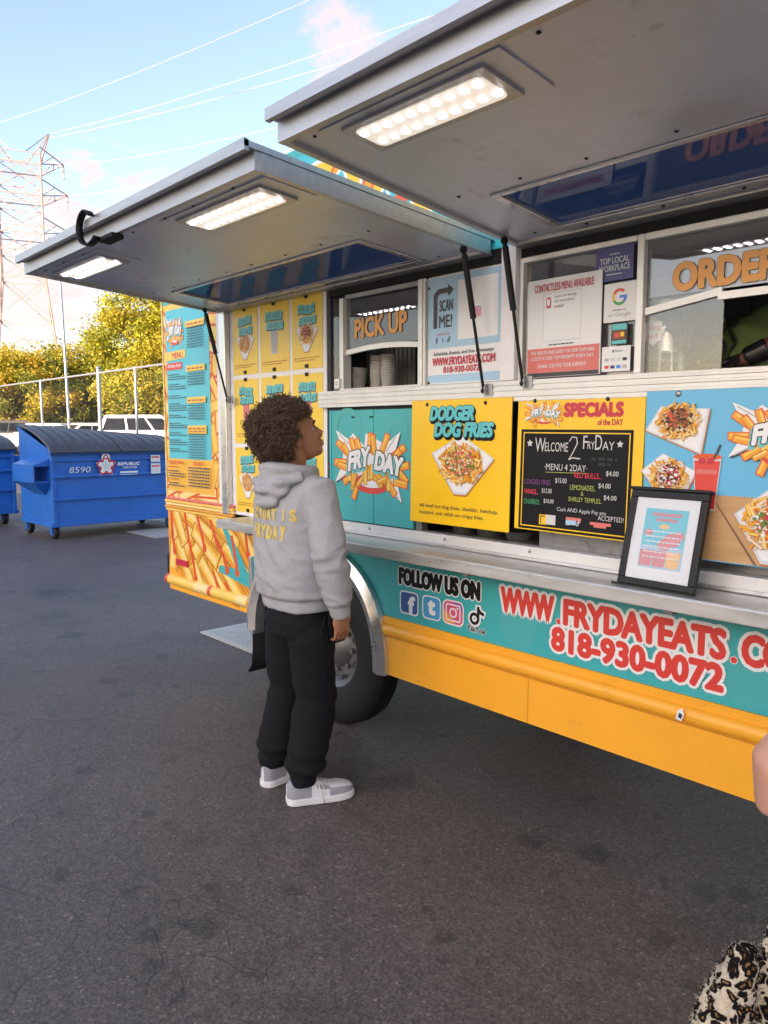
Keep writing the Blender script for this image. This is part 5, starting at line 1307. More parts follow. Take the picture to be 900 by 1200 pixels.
# payment sticker
b, w, h = board('sticker', 'small white card payment sticker at the bottom of the window post', 'sticker', -1.445, -1.340, 1.690, 1.772, TY - .006, 'print_white', thick=.003)
P = Print(-.001); P.rect(.040, .046, .062, .070, 'print_dark'); P.text('Square', .050, .078, .061, .071, 'print_dark', .01)
for k in range(4):
    for j in range(2): P.rrect(.012 + .022 * k, .028 + .022 * k, .010 + .024 * j, .020 + .024 * j, .002, ('print_red', 'print_navy', 'g_blue', 'print_grey', 'print_grey', 'print_lightgrey', 'print_lightgrey', 'print_dark')[k + 4 * j])
prn(P, 'card_logos', b)
b, w, h = board('sticker', 'narrow teal and dark picture sticker between the white cards', 'sticker', -1.412, -1.352, 1.776, 1.846, TY - .006, 'print_dark', thick=.003)
P = Print(-.001); P.rect(.003, .057, .048, .067, 'title_teal'); P.rect(.008, .052, .018, .045, 'food_brown'); P.rect(.012, .03, .024, .038, 'print_red'); P.rect(.034, .048, .026, .04, 'print_yellow'); P.rect(.004, .056, .003, .014, 'title_teal'); prn(P, 'picture', b)
# blue pennant
b, w, h = board('sticker', 'navy blue award card high in the window reading top local workplace', 'sticker', -1.478, -1.340, 1.984, 2.094, TY - .004, 'print_navy', thick=.003)
P = Print(-.001); P.text('TOP LOCAL', .015, w - .015, .056, .076, 'print_lightgrey', .015); P.text('WORKPLACE', .012, w - .012, .032, .052, 'print_lightgrey', .015); P.rect(.04, w - .04, .020, .023, 'print_lightgrey'); P.rect(.05, w - .05, .084, .088, 'print_grey'); prn(P, 'lettering', b)

# nine clipped posters
PX = (-3.800, -3.530, -3.240, -2.965); PZ = (2.160, 1.785, 1.410, 1.025)
plab = (('yellow poster with striped loaded fries, top left of the nine', 'yellow poster with a tall grey drink, top middle of the nine', 'yellow poster with a dark heaped tray, top right of the nine'),
        ('yellow poster with a pale red drink, middle row at the strut bracket', 'yellow poster partly behind the curly hair, centre of the nine', 'yellow poster above the upturned face, middle row right of the nine'),
        ('yellow poster with drizzled fries, bottom left of the nine', 'yellow poster behind the hooded neck, bottom middle of the nine', 'yellow poster beside the chin, bottom right of the nine'))
for r in range(3):
    for c in range(3):
        rng = random.Random(60 + r * 3 + c)
        b, w, h = board('poster', plab[r][c], 'poster', PX[c] + .012, PX[c + 1] - .012, PZ[r + 1] + .012, PZ[r] - .012, TY + .0015, 'poster_yellow', 'food posters on the white panel', thick=.002)
        P = Print(-.001)
        two = c != 1 or r == 0
        P.scrawl(.05, w - .06, h - .085, h - .042, 'title_teal', rng, 6 if c else 5, 'ink'); P.scrawl(.06, w - .05, h - .135, h - .095, 'title_teal', rng, 6, 'ink'); prn(P, 'title', b)
        P = Print(-.001)
        if (r, c) in ((0, 1), (1, 0), (1, 2)): P.drink(w / 2, .165, .075, .145, 'print_grey' if r == 0 else 'print_salmon', 'print_lightgrey'); nm = 'drink_picture'
        else: P.food(w / 2, .165, w * .72, .165, 70 + r * 3 + c, (('ketchup', 'food_cream'), 0, ('food_brown', 'food_dark', 'food_cream'), 0, ('food_green', 'ketchup'), 0, ('food_cream', 'print_crimson'), ('food_brown', 'ketchup'), ('food_cream', 'food_green'))[r * 3 + c] or ('food_brown',), n=50, core=('food_brown', 'food_dark', 'print_salmon') if c == 2 else None); nm = 'food_picture'
        prn(P, nm, b)
        P = Print(-.001); P.lines(.02, w - .02, .050, .005, 'fry_line', rng, 1.0); P.lines(.02, w - .04, .038, .005, 'fry_line', rng, .9); prn(P, 'small_print', b)
        for z in (.004, h - .012):
            g = MB(); g.box(w / 2 - .011, w / 2 + .011, -.008, -.0005, z, z + .018, 'black_plastic'); g.build('clip', b, local=True, bevel=.002)

# framed menu on the counter
fm = empty('framed_menu', (-1.155, 2.165, 1.0165), (R(-14), 0, R(-2)), 'black framed menu sheet with wide white mat standing on the counter', 'picture frame')
g = MB(); fwid, fh = .255, .300
for x0, x1, z0, z1 in ((-fwid / 2, fwid / 2, 0, .022), (-fwid / 2, fwid / 2, fh - .022, fh), (-fwid / 2, -fwid / 2 + .022, .0222, fh - .0222), (fwid / 2 - .022, fwid / 2, .0222, fh - .0222)): g.box(x0, x1, -.010, .010, z0, z1, 'frame_black')
g.box(-fwid / 2 - .008, fwid / 2 + .008, -.028, .012, -.012, -.0005, 'frame_black'); g.box(-fwid / 2 - .006, fwid / 2 + .006, -.014, .012, fh + .0005, fh + .010, 'frame_black')
g.box(-.03, .03, .012, .016, .02, .22, 'frame_black'); g.build('frame', fm, local=True, bevel=.003)
g = MB(); g.box(-fwid / 2 + .022, fwid / 2 - .022, -.002, .006, .022, fh - .022, 'print_white'); ma = g.build('mat_board', fm, local=True)
P = Print(-.003); rng = random.Random(77)
P.rect(-.070, .072, .060, .245, 'print_cyan'); P.rect(-.069, .071, .061, .13, 'print_paleblue')
for x, z, r in ((.03, .15, .03), (.05, .165, .02), (.01, .135, .025), (-.05, .17, .015)): P.disc(x, z, r, r * .7, 'print_salmon', 10)
for x in (-.045, .0, .045): P.poly([(x - .022, .065), (x + .018, .065), (x + .022, .115), (x - .024, .115)], 'print_salmon' if x < .04 else 'menu_orange'); 
P.scrawl(-.045, .05, .222, .233, 'print_salmon', rng, 12); P.scrawl(-.03, .04, .206, .216, 'print_salmon', rng, 8); P.disc(.0, .19, .018, .008, 'fry_yellow', 10)
for k in range(6): P.lines(-.058, .06, .172 - .016 * k, .004, 'print_white', rng, 1.0)
prn(P, 'menu_sheet', ma)
g = MB(); g.box(-fwid / 2 + .024, fwid / 2 - .024, -.0068, -.0055, 0.024, fh - .024, 'clear_glass'); g.build('glass', fm, local=True)
g = MB(); g.tube([(0, .016, .2), (0, .095, .005)], .006, 'frame_black', 6); g.build('stand_leg', fm, local=True)

# jar, cups, pans
jar = empty('tip_jar', (-1.285, TY + .15, 1.671), label='large clear jar of crumpled paper notes standing behind the window sill', cat='jar')
g = MB(); g.lathe([(.078, .0), (.086, .01), (.086, .20), (.080, .215), (.080, .225)], 'jar_glass', 28); g.build('glass', jar, local=True, smooth='auto')
g = MB(); rng = random.Random(5)
for k in range(46):
    c = Vector((rng.uniform(-.05, .05), rng.uniform(-.05, .05), rng.uniform(.01, .085))); u = Vector((rng.gauss(0, 1), rng.gauss(0, 1), rng.gauss(0, .5))).normalized() * .03; v = u.orthogonal().normalized() * .012
    g.add([c - u - v, c + u - v * .6, c + u + v, c - u + v], [(0, 1, 2, 3)], 'paper_green' if rng.random() < .75 else 'cup_white')
g.build('notes', jar, local=True)
P = Print(-.089); pts = []
for k in range(40):
    a = 2 * PI * k / 40; r = 1 + .10 * math.cos(9 * a); pts.append((-.02 + .042 * r * math.cos(a), .145 + .042 * r * math.sin(a)))
P.poly(pts, 'print_white'); P.text('Rolling', -.052, .012, .146, .168, 'print_crimson', .01, .1); P.text('Tips', -.045, .002, .120, .142, 'print_crimson', .01, .1); prn(P, 'sticker', jar)
g = MB(); g.lathe([(.081, .2255), (.084, .2255), (.084, .245), (0, .246)], 'steel', 28); g.build('lid', jar, local=True, smooth='auto')
for i, (x, zz, nn, lean, lab) in enumerate(((-2.90, 1.671, 5, .10, 'shortest leaning stack of white paper cups in the pick up window'), (-2.765, 1.671, 9, .05, 'middle tall stack of white paper cups in the pick up window'), (-2.685, 1.671, 9, .02, 'right tall stack of white paper cups in the pick up window'))):
    s_ = empty('cup_stack', (x, TY + .16, zz), (0, lean, 0), lab, 'cups', 'paper cup stacks in the pick up window')
    g = MB()
    for k in range(nn): g.lathe([(.026, .012 * k), (.035, .012 * k + .075), (.038, .012 * k + .078), (.035, .012 * k + .080)], 'cup_white', 18)
    g.lathe([(0, .0), (.026, .0)], 'cup_white', 18); g.build('cups', s_, local=True, smooth='auto')
for i, (x, lab) in enumerate(((-2.17, 'left metal pan in the dark recess under the yellow board'), (-2.03, 'middle metal pan in the dark recess under the yellow board'), (-1.88, 'right metal pan in the dark recess under the yellow board'))):
    t = empty('metal_pan', (x, TY + .13, 1.0665), label=lab, cat='pan', group='metal pans in the recess')
    g = MB(); g.lathe([(0, .004), (.045, .0), (.055, .03), (.060, .032), (.058, .028), (.050, .004)], 'grey_metal', 20); g.build('pan', t, local=True, smooth='auto')
    g = MB(); g.lathe([(.0, .044), (.03, .04), (.055, .0335)], 'steel', 20); g.build('lid', t, local=True, smooth='auto')
# ------------------------------------------------------------------ people
def fuse(g, name, m, parent, voxel=.006, smooth=4, disp=None, factor=.6, mats=None):
    """melt closed volumes into one continuous skin"""
    o = g.build('tmp', None); fixnormals(o)
    md = o.modifiers.new('r', 'REMESH'); md.mode = 'VOXEL'; md.voxel_size = voxel; md.adaptivity = 0
    if smooth: ms = o.modifiers.new('s', 'SMOOTH'); ms.iterations = smooth; ms.factor = factor
    bpy.context.view_layer.update()
    dg = bpy.context.evaluated_depsgraph_get()
    me = bpy.data.meshes.new_from_object(o.evaluated_get(dg)); me.name = name
    bpy.data.objects.remove(o)
    if disp:
        me.update(); co = [v.co.copy() for v in me.vertices]; no = [v.normal.copy() for v in me.vertices]
        for v, c, n_ in zip(me.vertices, co, no): v.co = c + n_ * disp(c, n_)
        me.update()
    me.materials.clear(); me.materials.append(MATS[m])
    me.polygons.foreach_set('use_smooth', [True] * len(me.polygons))
    me.polygons.foreach_set('material_index', [0] * len(me.polygons))
    r = bpy.data.objects.new(name, me); C.objects.link(r); r.parent = parent
    return r

def hand(g, wrist, down, fwd, side, m, L=.165, curl=1.0):
    """palm, four bent fingers and a thumb; down runs from wrist to fingertips, side points to the palm"""
    down = Vector(down).normalized(); fwd = Vector(fwd); fwd = (fwd - down * fwd.dot(down)).normalized(); side = Vector(side); side = (side - down * side.dot(down) - fwd * side.dot(fwd)).normalized()
    W = Vector(wrist)
    def p(d, f, s): return W + down * d * L + fwd * f * L + side * s * L
    rot = Matrix((fwd, side, down)).transposed()
    g.tube([p(-.15, 0, 0), p(.05, 0, 0), p(.18, 0, 0)], [.024, .023, .024], m, 10)
    g.ellipsoid(p(.28, 0, 0), (.25 * L, .105 * L, .29 * L), m, 16, 12, rot)
    for k, (f, ln) in enumerate(((.185, .40), (.065, .45), (-.06, .42), (-.175, .33))):
        a = p(.38, f * .9, .0); b = p(.54, f, .01)
        c = b + (down * math.cos(.55 * curl) + side * math.sin(.55 * curl)) * ln * .46 * L
        d = c + (down * math.cos(1.3 * curl) + side * math.sin(1.3 * curl)) * ln * .32 * L
        e = d + (down * math.cos(1.9 * curl) + side * math.sin(1.9 * curl)) * ln * .22 * L
        g.tube([a, b, b.lerp(c, .5), c, d, e], [.0092, .0088, .0080, .0080, .0072, .0060], m, 8)
        g.ellipsoid(e, (.0068,) * 3, m, 8, 6)
    t0 = p(.10, .14, .05); t1 = p(.28, .33, .16); t2 = p(.44, .36, .26); t3 = p(.56, .32, .33)
    g.tube([t0, t1, t2, t3], [.0135, .0115, .0098, .0075], m, 8); g.ellipsoid(t3, (.0078,) * 3, m, 8, 6)

def head(g, base, m, yaw, pitch, s=1.0):
    """skull, jaw, nose, lips, brow, ears, neck; returns a function from head space to person space"""
    Rm = Matrix.Rotation(yaw, 3, 'Z') @ Matrix.Rotation(pitch, 3, 'X')
    f = lambda x, y, z: Vector(base) + Rm @ Vector((x * s, y * s, z * s))
    def E(c, r): g.ellipsoid(f(*c), [q * s for q in r], m, 20, 14, Rm)
    E((0, -.005, .025), (.074, .094, .088)); E((0, .030, -.030), (.062, .060, .078)); E((0, .062, -.082), (.032, .028, .024)); E((0, .035, -.070), (.052, .050, .034))
    E((0, .078, .030), (.046, .018, .028)); E((.030, .070, -.022), (.022, .020, .022)); E((-.030, .070, -.022), (.022, .020, .022))
    g.tube([f(0, .086, .012), f(0, .098, -.012), f(0, .110, -.030)], [.008 * s, .010 * s, .012 * s], m, 10); E((.011, .096, -.034), (.010, .012, .008)); E((-.011, .096, -.034), (.010, .012, .008))
    E((0, .094, -.055), (.022, .010, .0065)); E((0, .092, -.067), (.020, .010, .0075)); E((0, .084, -.060), (.030, .016, .018))
    for x in (-1, 1):
        E((x * .075, -.008, -.014), (.009, .018, .030)); E((x * .081, -.014, -.006), (.007, .014, .020))
    return f

def face(parent, f, s=1.0):
    for x in (-1, 1):
        g = MB(); g.ellipsoid(f(x * .030, .0690, .004), (.0118 * s,) * 3, 'eye_white', 14, 10); e = g.build('eye', parent, local=True, smooth=True)
        g = MB(); g.ellipsoid(f(x * .030, .0768, .006), (.0062 * s,) * 3, 'eye_dark', 10, 8); g.build('iris', e, local=True, smooth=True)
        g = MB(); g.tube([f(x * .014, .096, .024), f(x * .032, .093, .030), f(x * .052, .080, .024)], [.0035 * s, .0045 * s, .002 * s], 'hair_black', 6); g.build('eyebrow', parent, local=True, smooth=True)

# the boy in the grey hoodie
BX, BY = -2.49, 1.785
boy = empty('person', (BX, BY, 0), label='boy with curly hair in a grey hoodie looking up at the food truck menu', cat='person')
g = MB(); HB = Vector((.0, -.005, 1.470))
f_ = head(g, HB, 'skin_brown', R(-23), R(22))
g.tube([(0, -.015, 1.25), (0, -.012, 1.34), f_(0, -.015, -.03)], [.058, .050, .055], 'skin_brown', 16)
g.loft([(0, 0, .82, .105, .075, .9), (0, 0, 1.0, .115, .08, .9), (0, -.005, 1.18, .14, .085, .9), (0, -.01, 1.28, .11, .06, .9), (0, -.01, 1.31, .05, .05, 1)], 'skin_brown')
SHR = Vector((.158, -.005, 1.262)); ELR = Vector((.222, .0, 1.03)); WRR = Vector((.214, .050, .800))
SHL = Vector((-.165, -.005, 1.262)); ELL = Vector((-.215, .01, 1.03)); WRL = Vector((-.19, .10, .82))
for S, E_, W_ in ((SHR, ELR, WRR), (SHL, ELL, WRL)): g.tube([S * .9 + Vector((0, 0, .12)), S, E_, W_], [.04, .042, .034, .023], 'skin_brown', 12)
hand(g, WRR, (0.0, .10, -1), (0.05, 1, .1), (-1, 0.15, 0), 'skin_brown', .160, .85)
hand(g, WRL, (0.05, .3, -1), (-.2, 1, .2), (1, 0.2, 0), 'skin_brown', .160, .9)
HIPR, KNR, ANR = Vector((.080, 0, .79)), Vector((.090, .02, .43)), Vector((.072, -.035, .09))
HIPL, KNL, ANL = Vector((-.080, 0, .79)), Vector((-.108, .03, .43)), Vector((-.150, -.028, .09))
for a_, b_, c_ in ((HIPR, KNR, ANR), (HIPL, KNL, ANL)): g.tube([a_, b_, c_, c_ + Vector((0, 0, -.05))], [.052, .046, .034, .034], 'skin_brown', 12)
body = fuse(g, 'body', 'skin_brown', boy, .0034, 3)
face(boy, f_)

def ridge(p): return 1 - 2 * abs(noise.noise(p))
def fold(c, n_):
    v = .006 * noise.noise(Vector((c.x * 5, c.y * 5, c.z * 6)))
    v += .0042 * ridge(Vector((c.x * 9 + c.z * 6, c.y * 9, c.z * 12))) + .0022 * ridge(Vector((c.x * 21, c.y * 21 + c.z * 9, c.z * 26)))
    if abs(c.x) < .19 and c.z > .85:                      # soft bunching over the hem, slanting folds from the side
        k = max(0, 1 - abs(c.z - .90) / .09); v += .008 * k * noise.noise(Vector((c.x * 7 + 3, c.y * 7, c.z * 30 + c.x * 9)))
        k = max(0, 1 - abs(c.z - 1.0) / .22); v += .010 * k * ridge(Vector((c.x * 3, c.y * 3 + 9, c.z * 12 + c.x * 16)))
    if abs(c.x) > .17:                                    # sleeve creases
        k = max(0, 1 - abs(c.z - 1.02) / .18); v += .011 * k * ridge(Vector((c.x * 4, c.y * 9 + c.z * 12, c.z * 15 - c.y * 10)))
        k = max(0, 1 - abs(c.z - .86) / .08); v += .006 * k * ridge(Vector((c.x * 5 + 4, c.y * 10, c.z * 22 + c.y * 10)))
    return v
g = MB()
g.loft([(-.005, .005, .795, .160, .118, .85), (-.005, .005, .838, .160, .119, .85), (-.005, .004, .852, .174, .134, .85), (-.005, .0, .90, .172, .138, .85), (0, -.004, 1.0, .164, .130, .85), (0, -.008, 1.10, .166, .126, .85),
        (0, -.012, 1.19, .174, .122, .85), (0, -.016, 1.255, .172, .108, .88), (0, -.02, 1.30, .118, .085, .95), (0, -.02, 1.335, .075, .070, 1), (0, -.018, 1.35, .062, .060, 1)], 'fleece_grey', 36)
def sleeve(S, E_, W_):
    d = (W_ - E_).normalized()
    g.tube([S + Vector((-S.x * .45, 0, .0)), S, S.lerp(E_, .45), E_, E_.lerp(W_, .55), W_ - d * .045, W_ - d * .030, W_ + d * .022], [.064, .070, .065, .060, .055, .052, .039, .036], 'fleece_grey', 18)
sleeve(SHR, ELR, WRR); sleeve(SHL, ELL, WRL)
hoodie = fuse(g, 'hoodie', 'fleece_grey', boy, .0050, 5, fold)
# hood lying on the shoulders: a thick collar and a folded bag behind
g = MB(); ring = []; rad = []
for k in range(25):
    a = 2 * PI * k / 24; back = .5 - .5 * math.sin(a)
    ring.append((.094 * math.cos(a), -.018 + .088 * math.sin(a) - .010 * back, 1.338 - .012 * math.sin(a) - .008 * back)); rad.append(.022 + .016 * back)
g.tube(ring, rad, 'fleece_grey', 10, True)
Rb = Matrix.Rotation(R(-24), 3, 'X')
g.ellipsoid((0, -.112, 1.285), (.112, .038, .072), 'fleece_grey', 20, 14, Rb); g.ellipsoid((0, -.128, 1.245), (.072, .028, .060), 'fleece_grey', 20, 14, Rb)
g.tube([(-.118, -.06, 1.325), (-.085, -.128, 1.295), (0, -.162, 1.268), (.085, -.128, 1.295), (.118, -.055, 1.322)], [.020, .021, .022, .021, .020], 'fleece_grey', 10)
hood = fuse(g, 'hood', 'fleece_grey', hoodie, .005, 3, lambda c, n_: .0045 * noise.noise(Vector((c.x * 18, c.y * 18, c.z * 30))) + .003 * math.sin(c.z * 130 + 16 * abs(c.x)))
# back print follows the cloth
bm = bmesh.new(); bm.from_mesh(hoodie.data); bvh = BVHTree.FromBMesh(bm)
def on_back(P, name):
    out = []
    for x, y, z in P.v:
        hit = bvh.ray_cast(Vector((x, -.6, z)), Vector((0, 1, 0)))
        out.append((x, (hit[0].y if hit[0] else -.1) - .0025, z))
    P.v = out; o = P.build(name, hoodie, local=True); return o
P = Print(0); 
for i, ch in enumerate('EVERYDAY IS'):
    if ch != ' ': x = -.168 + i * .0285; P.text(ch, x, x + (.0245 if ch != 'I' else .009), 1.152, 1.200, 'print_mustard', .05)
for i, ch in enumerate('FRYDAY'): x = -.108 + i * .036; P.text(ch, x, x + .031, 1.078, 1.134, 'print_mustard', .05)
# fine cuts let the letters bend with the cloth
def subdivide(P):
    b2 = bmesh.new(); vs = [b2.verts.new(v) for v in P.v]
    for fc in P.f:
        try: b2.faces.new([vs[i] for i in fc])
        except ValueError: pass
    bmesh.ops.triangulate(b2, faces=b2.faces); bmesh.ops.subdivide_edges(b2, edges=[e for e in b2.edges if e.calc_length() > .008], cuts=2, use_grid_fill=True)
    b2.verts.index_update(); P.v = [tuple(v.co) for v in b2.verts]; P.f = [tuple(v.index for v in fc.verts) for fc in b2.faces]; P.m = [0] * len(P.f); b2.free()
subdivide(P); on_back(P, 'lettering'); bm.free()

def legfold(c, n_):
    v = .006 * ridge(Vector((c.x * 5, c.y * 5 + c.z * 2, c.z * 6 + c.x * 8))) - .002 + .006 * noise.noise(Vector((c.x * 6, c.y * 6, c.z * 5))) + .0045 * noise.noise(Vector((c.x * 14, c.y * 14, c.z * 16 + c.x * 12)))
    k = max(0, 1 - abs(c.z - .17) / .10); v += .0055 * k * math.sin(c.z * 88 + 12 * c.x + 2 * noise.noise(Vector((c.x * 9, c.y * 9, 0))))
    k = max(0, 1 - abs(c.z - .45) / .12); v += .003 * k * math.sin(c.z * 70 + 20 * c.y)
    return v
g = MB()
g.loft([(-.003, .0, .690, .150, .110, .85), (-.003, .0, .75, .153, .113, .85), (-.003, .0, .79, .136, .098, .85), (-.003, .0, .86, .130, .090, .9)], 'jersey_black', 32)
for a_, b_, c_ in ((HIPR, KNR, ANR), (HIPL, KNL, ANL)):
    g.tube([a_ + Vector((-a_.x * .15, 0, -.025)), a_.lerp(b_, .3), a_.lerp(b_, .7), b_, b_.lerp(c_, .5), b_.lerp(c_, .82), c_ + Vector((0, 0, .035)), c_ + Vector((0, 0, -.012))], [.072, .093, .088, .084, .080, .080, .060, .050], 'jersey_black', 20)
trousers = fuse(g, 'trousers', 'jersey_black', boy, .0052, 5, legfold)
g = MB(); g.tube([(.158, .02, .775), (.168, -.015, .70), (.166, -.03, .655)], .0025, 'print_black', 5); g.build('pocket_seam', trousers, local=True)

def shoe(loc, ang, nm='shoe'):
    L = .275
    def T(x, y, z): c_, s_ = math.cos(ang), math.sin(ang); return (loc[0] + x * c_ - y * s_, loc[1] + x * s_ + y * c_, z)
    en = lambda t: math.sqrt(max(0.0, 1 - (max(0, .16 - t) / .165) ** 2.4)) * math.sqrt(max(0.0, 1 - (max(0, t - .70) / .305) ** 2.3))
    wid = lambda t: (.036 + .010 * min(1, max(0, (t - .2) / .45))) * en(t)
    N = 26; g = MB(); vs = []; fs = []; K = 14
    hh = lambda t: (.078 if t < .28 else .078 - .032 * ((t - .28) / .37) if t < .65 else .046 - .008 * ((t - .65) / .35) ** 1.5)
    for i in range(N + 1):
        t = i / N; w = max(.004, wid(t)); h = hh(t) * (.45 + .55 * en(t) if t > .5 else .7 + .3 * en(t))
        for k in range(K + 1):
            a = PI * k / K; vs.append(T(w * math.copysign(abs(math.cos(a)) ** .7, math.cos(a)), L * (t - .28), .026 + (h - .0) * abs(math.sin(a)) ** .62 * (.985)))
    for i in range(N):
        for k in range(K): fs.append((i * (K + 1) + k, i * (K + 1) + k + 1, (i + 1) * (K + 1) + k + 1, (i + 1) * (K + 1) + k))
    g.add(vs, fs, 'shoe_white'); g.add([vs[k] for k in range(K + 1)], [tuple(range(K + 1))], 'shoe_white'); g.add([vs[N * (K + 1) + k] for k in range(K + 1)], [tuple(range(K, -1, -1))], 'shoe_white')
    gi = g.mi('shoe_grey'); 
    for j in range(N * K):
        i, k = divmod(j, K); t = i / N; low_ = k < 3 or k >= K - 3
        if t < .18 or (t > .80 and (low_ or t > .93)) or (low_ and (t < .34 or .58 < t)) or (.42 < t < .58 and (k in (2, 3, K - 3, K - 4))): g.m[j] = gi
    o = g.build(nm, boy, local=True, smooth=True)
    g = MB(); out = []
    for i in range(N + 1):
        t = i / N; out.append((wid(t) + .0055, L * (t - .28) * 1.02))
    poly = [(x, y) for x, y in out] + [(-x, y) for x, y in reversed(out)]
    k = len(poly); vs = [T(x, y, .0015) for x, y in poly] + [T(x, y, .030) for x, y in poly]
    g.add(vs, [tuple(range(k - 1, -1, -1)), tuple(range(k, 2 * k))] + [(i, (i + 1) % k, k + (i + 1) % k, k + i) for i in range(k)], 'sole_white'); g.build('sole', o, local=True, bevel=.004)
    g = MB()
    for i in range(5):
        t = .40 + .055 * i; y = L * (t - .28); z = .026 + hh(t) + .001; g.tube([T(-.020, y, z - .010), T(0, y + .004, z + .003), T(.020, y, z - .010)], .0028, 'sole_white', 6)
    g.tube([T(.005, L * .13, .100), T(.045, L * .16, .085), T(.054, L * .20, .035), T(.056, L * .24, .008)], .0024, 'sole_white', 6); g.tube([T(.004, L * .13, .100), T(.030, L * .20, .088), T(.046, L * .25, .06)], .0024, 'sole_white', 6); g.build('lace', o, local=True, smooth=True)
    return o
shoe((.075, -.025), R(-23)); shoe((-.150, -.010), R(6))

# curls: many small springs over an afro shaped volume
rng = random.Random(99); g = MB()
def hp(x, y, z): return f_(x, y, z)
def hair_ok(u):
    # direction from the hair centre, in head space: leave the face and the front of the neck free
    return not (u.y > .30 and u.z < .22) and not (u.y > -.05 and u.z < -.30) and u.z > -.80
cnt = 0
Rh = Matrix.Rotation(R(-23), 3, 'Z') @ Matrix.Rotation(R(22), 3, 'X')
while cnt < 8500:
    u = Vector((rng.gauss(0, 1), rng.gauss(0, 1), rng.gauss(0, 1))).normalized()
    if not hair_ok(u): continue
    lump = 1 + .10 * noise.noise(u * 2.6 + Vector((4, 1, 7))) + .07 * noise.noise(u * 6)
    rr = rng.uniform(.78, 1.0) * lump * (1.0 if rng.random() < .86 else rng.uniform(1.03, 1.12))
    c = Vector((u.x * .130 * rr, -.036 + u.y * .137 * rr, .036 + u.z * .136 * rr))
    if c.z < -.02 and c.y > -.02 and abs(c.x) > .05 and c.y > .0: continue
    ax = (u + Vector((rng.gauss(0, .5), rng.gauss(0, .5), rng.gauss(0, .5)))).normalized(); e1 = ax.orthogonal().normalized(); e2 = ax.cross(e1)
    r0 = rng.uniform(.0030, .0075); ln = rng.uniform(.014, .034); n_ = 9; tr_ = rng.uniform(.8, 2.0); ph = rng.uniform(0, 6.28)
    pts = []
    for k in range(n_):
        t = k / (n_ - 1); a = ph + 2 * PI * tr_ * t; q = c + ax * (ln * (t - .5)) + (e1 * math.cos(a) + e2 * math.sin(a)) * r0 * (1.1 - .3 * t); pts.append(f_(q.x, q.y, q.z))
    g.tube(pts, [.0013 + .0005 * (n_ - k) / n_ for k in range(n_)], 'hair_brown', 3, False); cnt += 1
hair = g.build('hair', boy, local=True, smooth=True)
g = MB(); N1, N2 = 26, 18; vs = []; fs = []
for j in range(N2 + 1):
    th = PI * j / N2
    for i in range(N1):
        a = 2 * PI * i / N1; u = Vector((math.sin(th) * math.cos(a), math.sin(th) * math.sin(a), math.cos(th))); k = .80 * (1 + .10 * noise.noise(u * 2.6 + Vector((4, 1, 7))))
        if not hair_ok(u): k = .50
        vs.append(f_(u.x * .130 * k, -.036 + u.y * .137 * k, .036 + u.z * .136 * k))
for j in range(N2):
    for i in range(N1): i2 = (i + 1) % N1; fs.append((j * N1 + i, (j + 1) * N1 + i, (j + 1) * N1 + i2, j * N1 + i2))
g.add(vs, fs, 'hair_brown'); g.build('hair_mass', hair, local=True, smooth=True)

# phone in the boy's right hand
g = MB(); g.box(-.004, .004, -.032, .032, -.066, .066, 'black_plastic'); ph = g.build('phone', None, bevel=.003)
ph.location = (BX + WRR.x - .030, BY + WRR.y + .004, WRR.z - .070); ph.rotation_euler = (R(8), R(6), R(-12))
tag(ph, 'black phone held low in the right hand of the boy in the hoodie', 'phone')

# the server leaning over the order window
sv = empty('person', (-1.09, TY + .52, .72), label='server in a green tee shirt and black glove bending behind the order window', cat='person')
g = MB(); fsv = head(g, (.30, .02, 1.28), 'skin_dark', R(150), R(-35))
g.tube([(.10, 0, 1.10), (.20, 0, 1.18), (.29, .02, 1.25)], [.06, .055, .055], 'skin_dark', 12)
g.loft([(-.05, .05, .0, .15, .11, .9), (-.05, .05, .5, .15, .11, .9), (-.06, .03, .95, .15, .11, .9)], 'skin_dark', 20)
g.tube([(.10, -.02, 1.08), (.24, -.16, 1.13), (.0, -.24, 1.010)], [.055, .046, .030], 'skin_dark', 12)
hand(g, (.0, -.24, 1.010), (-1, -.1, -.30), (0, -1, .1), (0, 0, -1), 'skin_dark', .17, .8)
g.tube([(-.2, .03, 1.08), (-.3, -.12, .95), (-.32, -.25, 1.00)], [.055, .045, .03], 'skin_dark', 12)
hand(g, (-.32, -.25, 1.00), (-.3, -1, .1), (1, 0, 0), (0, 0, -1), 'skin_dark', .17, .8)
fuse(g, 'body', 'skin_dark', sv, .006, 3)
face(sv, fsv)
g = MB(); g.loft([(-.06, .04, .55, .19, .16, .9), (-.08, .02, .80, .20, .17, .9), (-.09, -.02, 1.0, .19, .17, .9), (-.06, -.02, 1.12, .16, .15, .95), (.02, .0, 1.19, .09, .10, 1)], 'tee_green', 28)
g.tube([(-.14, .0, 1.10), (-.24, -.06, 1.03), (-.28, -.10, .97)], [.09, .085, .075], 'tee_green', 14); g.tube([(.04, -.02, 1.09), (.14, -.08, 1.11)], [.095, .085], 'tee_green', 14)
fuse(g, 'tee_shirt', 'tee_green', sv, .009, 4, lambda c, n_: .006 * noise.noise(c * 14) + .005 * math.sin(c.z * 70 + c.x * 30))
g = MB(); hand(g, (.0, -.24, 1.010), (-1, -.1, -.30), (0, -1, .1), (0, 0, -1), 'glove', .182, .8); g.tube([(.06, -.22, 1.04), (.0, -.24, 1.010)], [.038, .033], 'glove', 12)
fuse(g, 'glove', 'glove', sv, .005, 3)
g = MB(); rng = random.Random(8)
for k in range(3):
    x = -.13 + .03 * k; pts = [(x + .012 * math.sin(j * 1.3 + k), -.175 - .004 * j, 1.15 - .018 * j) for j in range(9)]; g.tube(pts, .006, 'hair_black', 6)
